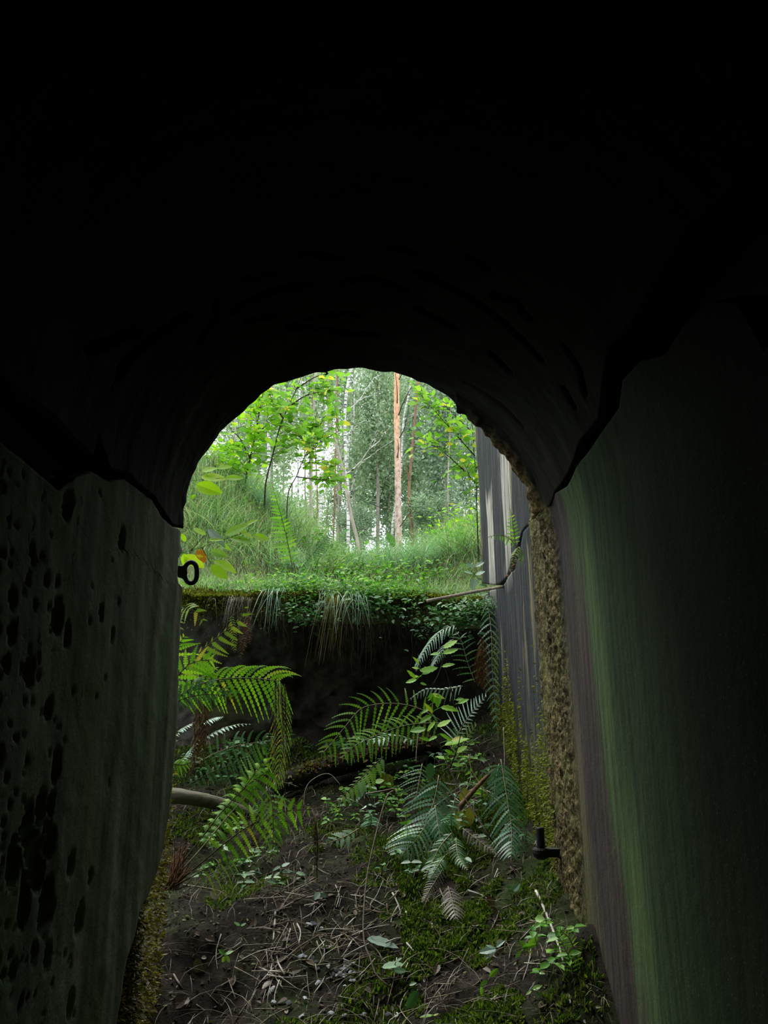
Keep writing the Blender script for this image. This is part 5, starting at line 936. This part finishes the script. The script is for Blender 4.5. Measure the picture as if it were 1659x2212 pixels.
# uncountable fine litter and hanging roots
def litter(n):
    x = RS.uniform(-1.1, .56, n); y = RS.uniform(2.1, 4.3, n); k = ((y > 2.38) | (x > XL+.03)) & (x < XR-.03); x = x[k]; y = y[k]; return np.stack([x, y, gz(x, y)+.003], -1)
p = litter(3600); o = blades('needle_litter', p, RS.uniform(.02, .13, len(p)), RS.uniform(0, 6.3, len(p)), RS.uniform(1.4, 2.2, len(p)), RS.uniform(.001, .0026, len(p)), M['dead_grass'], 4); tag(o, 'fine dead stalks and needles strewn over the pit floor', 'litter', kind='stuff')
p = litter(9000); Ls = RS.uniform(.006, .018, len(p)); o = leaves('leaf_litter', p, RS.normal(0, 1, p.shape)*np.array([1, 1, .4]), RS.normal(0, .6, p.shape)+np.array([0, 0, 1]), Ls, Ls*.6, M['fern_dead']); tag(o, 'dark crumbled leaf litter covering the soil of the pit', 'litter', kind='stuff')
def roots(label, px0, px1, n, l0, l1, Yr=4.22):
    mb = MB()
    for k in range(n):
        x = random.uniform(px0, px1); y = 1300+random.uniform(0, 25); y_ = Yr+random.uniform(-.03, .12); a = P(x, y, y_); L = random.uniform(l0, l1)*random.random()**.5; pts = [a]
        for j in range(5): pts.append(pts[-1]+Vector((random.gauss(0, .010), random.gauss(0, .006), -L/5)))
        mb.tube(pts, [.0013-.0002*j for j in range(6)], 3, random.random(), False)
    o = mb.build('hanging_roots', M['root'], None, P((px0+px1)/2, 1300, Yr)); tag(o, label, 'roots', kind='stuff')
roots('long fine roots hanging over the dark hollow under the turf', 690, 800, 60, .15, .42)
roots('fine roots hanging at the right of the dark hollow', 800, 930, 40, .15, .40)
roots('short rootlets hanging under the left part of the turf edge', 480, 690, 60, .08, .30)
tuft(742, 1300, 4.24, 75, .20, .05, 'dead strands hanging beneath the drooping grass tuft', 'moss_brown', (3.8, 5.6), 2.0, z=P(742, 1305, 4.24).z, bend=(.6, 1.1), name='dead_grass_tuft', wd=.003)
tuft(515, 1300, 4.22, 60, .10, .05, 'straw strands hanging from the mossy edge on the left', 'dead_grass', (3.8, 5.6), 2.0, z=P(545, 1296, 4.24).z, bend=(.6, 1.1), name='dead_grass_tuft', wd=.003)
# rubble in the wing wall crack
mbm = 0
for k, (px, py, s) in enumerate([(1106, 1232, .018), (1112, 1222, .016), (1118, 1212, .015), (1100, 1244, .016), (1140, 1150, .02), (1150, 1140, .02), (1160, 1128, .022), (1170, 1118, .02), (1122, 1200, .014)]):
    p = hitx(px, py, XR+.01); o = rock(s, 50+k, .8); o.data.materials.append(M['brown_stick' if k % 2 else 'pale_twig']); o.location = p; tag(o, 'rusty lump of rubble wedged in the crack of the wing wall', 'rubble', 'rubble wedged in the wall crack')
# ------------------------------------------------------------------ ironwork
def ironring():
    Yr = 2.42; root = thing('iron_ring', P(384, 1237, Yr), 'black iron ring on a stub at the left edge of the doorway', 'iron ring'); k = Yr/F
    loop = []
    for i in range(36):
        a = 2*pi*i/36; cx = 411+12.2*math.cos(a)+ (1.5*math.sin(a)**2 if math.cos(a) < 0 else 2); cyy = 1237+ (22.5*math.sin(a) if abs(math.sin(a)) > 2 else 22.5*math.copysign(abs(math.sin(a))**.72, math.sin(a))); loop.append(P(cx, cyy, Yr))
    mb = MB(); n = 10; V = []; m = len(loop); c0 = sum(loop, Vector())/m
    for i, p in enumerate(loop):
        T = (loop[(i+1) % m]-loop[i-1]).normalized(); o_ = (p-c0).normalized(); bb = T.cross(o_).normalized(); o_ = bb.cross(T)
        for j in range(n): V.append(p+o_*math.cos(2*pi*j/n)*.0075+bb*math.sin(2*pi*j/n)*.0075)
    mb.add(V, [(i*n+j, i*n+(j+1) % n, ((i+1) % m)*n+(j+1) % n, ((i+1) % m)*n+j) for i in range(m) for j in range(n)]); mb.build('ring', M['iron'], root, smooth=True)
    mb = MB(); pr = [(368, 1224), (383, 1222), (394, 1223), (402, 1216), (405, 1237), (402, 1257), (394, 1250), (380, 1245), (368, 1246)]; f_ = [P(x, y, Yr-.012) for x, y in pr]; b_ = [P(x, y, Yr+.012) for x, y in pr]; m = len(pr)
    mb.add(f_+b_, [tuple(range(m)), tuple(range(2*m-1, m-1, -1))]+[(i, (i+1) % m, m+(i+1) % m, m+i) for i in range(m)]); mb.build('stub', M['iron'], root)
ironring()
def hinge():
    Yg = 2.74; a = P(1169, 1838, Yg); root = thing('hinge_pin', a, 'black iron hinge pin standing on a bracket low on the right wall', 'hinge'); k = Yg/F
    mb = MB(); t = P(1168, 1787, Yg); ax = Vector((0, 0, t.z-a.z)); q = [a, a+ax*.1, a+ax*.93, a+ax*.97, a+ax]; mb.tube(q, [.0135, .0135, .0135, .0128, .011], 20); mb.build('pin', M['iron'], root, smooth=False)
    mb = MB(); R0 = [(0, .026), (.004, .0285), (.014, .0285), (.026, .024), (.034, .012)]; z0 = P(1169, 1832, Yg).z; V = []
    for dz, rr in R0:
        for j in range(20): V.append((a.x+rr*math.cos(2*pi*j/20), a.y+rr*math.sin(2*pi*j/20), z0-dz))
    Fc = [(i*20+j, i*20+(j+1) % 20, (i+1)*20+(j+1) % 20, (i+1)*20+j) for i in range(4) for j in range(20)]+[tuple(range(20)), tuple(range(80, 100))[::-1]]; mb.add(V, Fc); mb.build('collar', M['iron'], root)
    mb = MB(); x0 = a.x; x1 = XR+.03; c = [(x, y, z) for z in (z0-.026, z0-.001) for y in (a.y-.018, a.y+.018) for x in (x0, x1)]; mb.add(c, [(0, 2, 3, 1), (4, 5, 7, 6), (0, 1, 5, 4), (2, 6, 7, 3), (0, 4, 6, 2), (1, 3, 7, 5)]); mb.build('bracket', M['iron'], root)
hinge()
stick('iron_hook', 'tiny black hook sticking out under the crown of the arch', [(698, 800, 2.36), (703, 803, 2.36), (707, 806, 2.36), (703, 810, 2.36)], .0035, 'iron', 'hook', 0, .8, 8, 10)
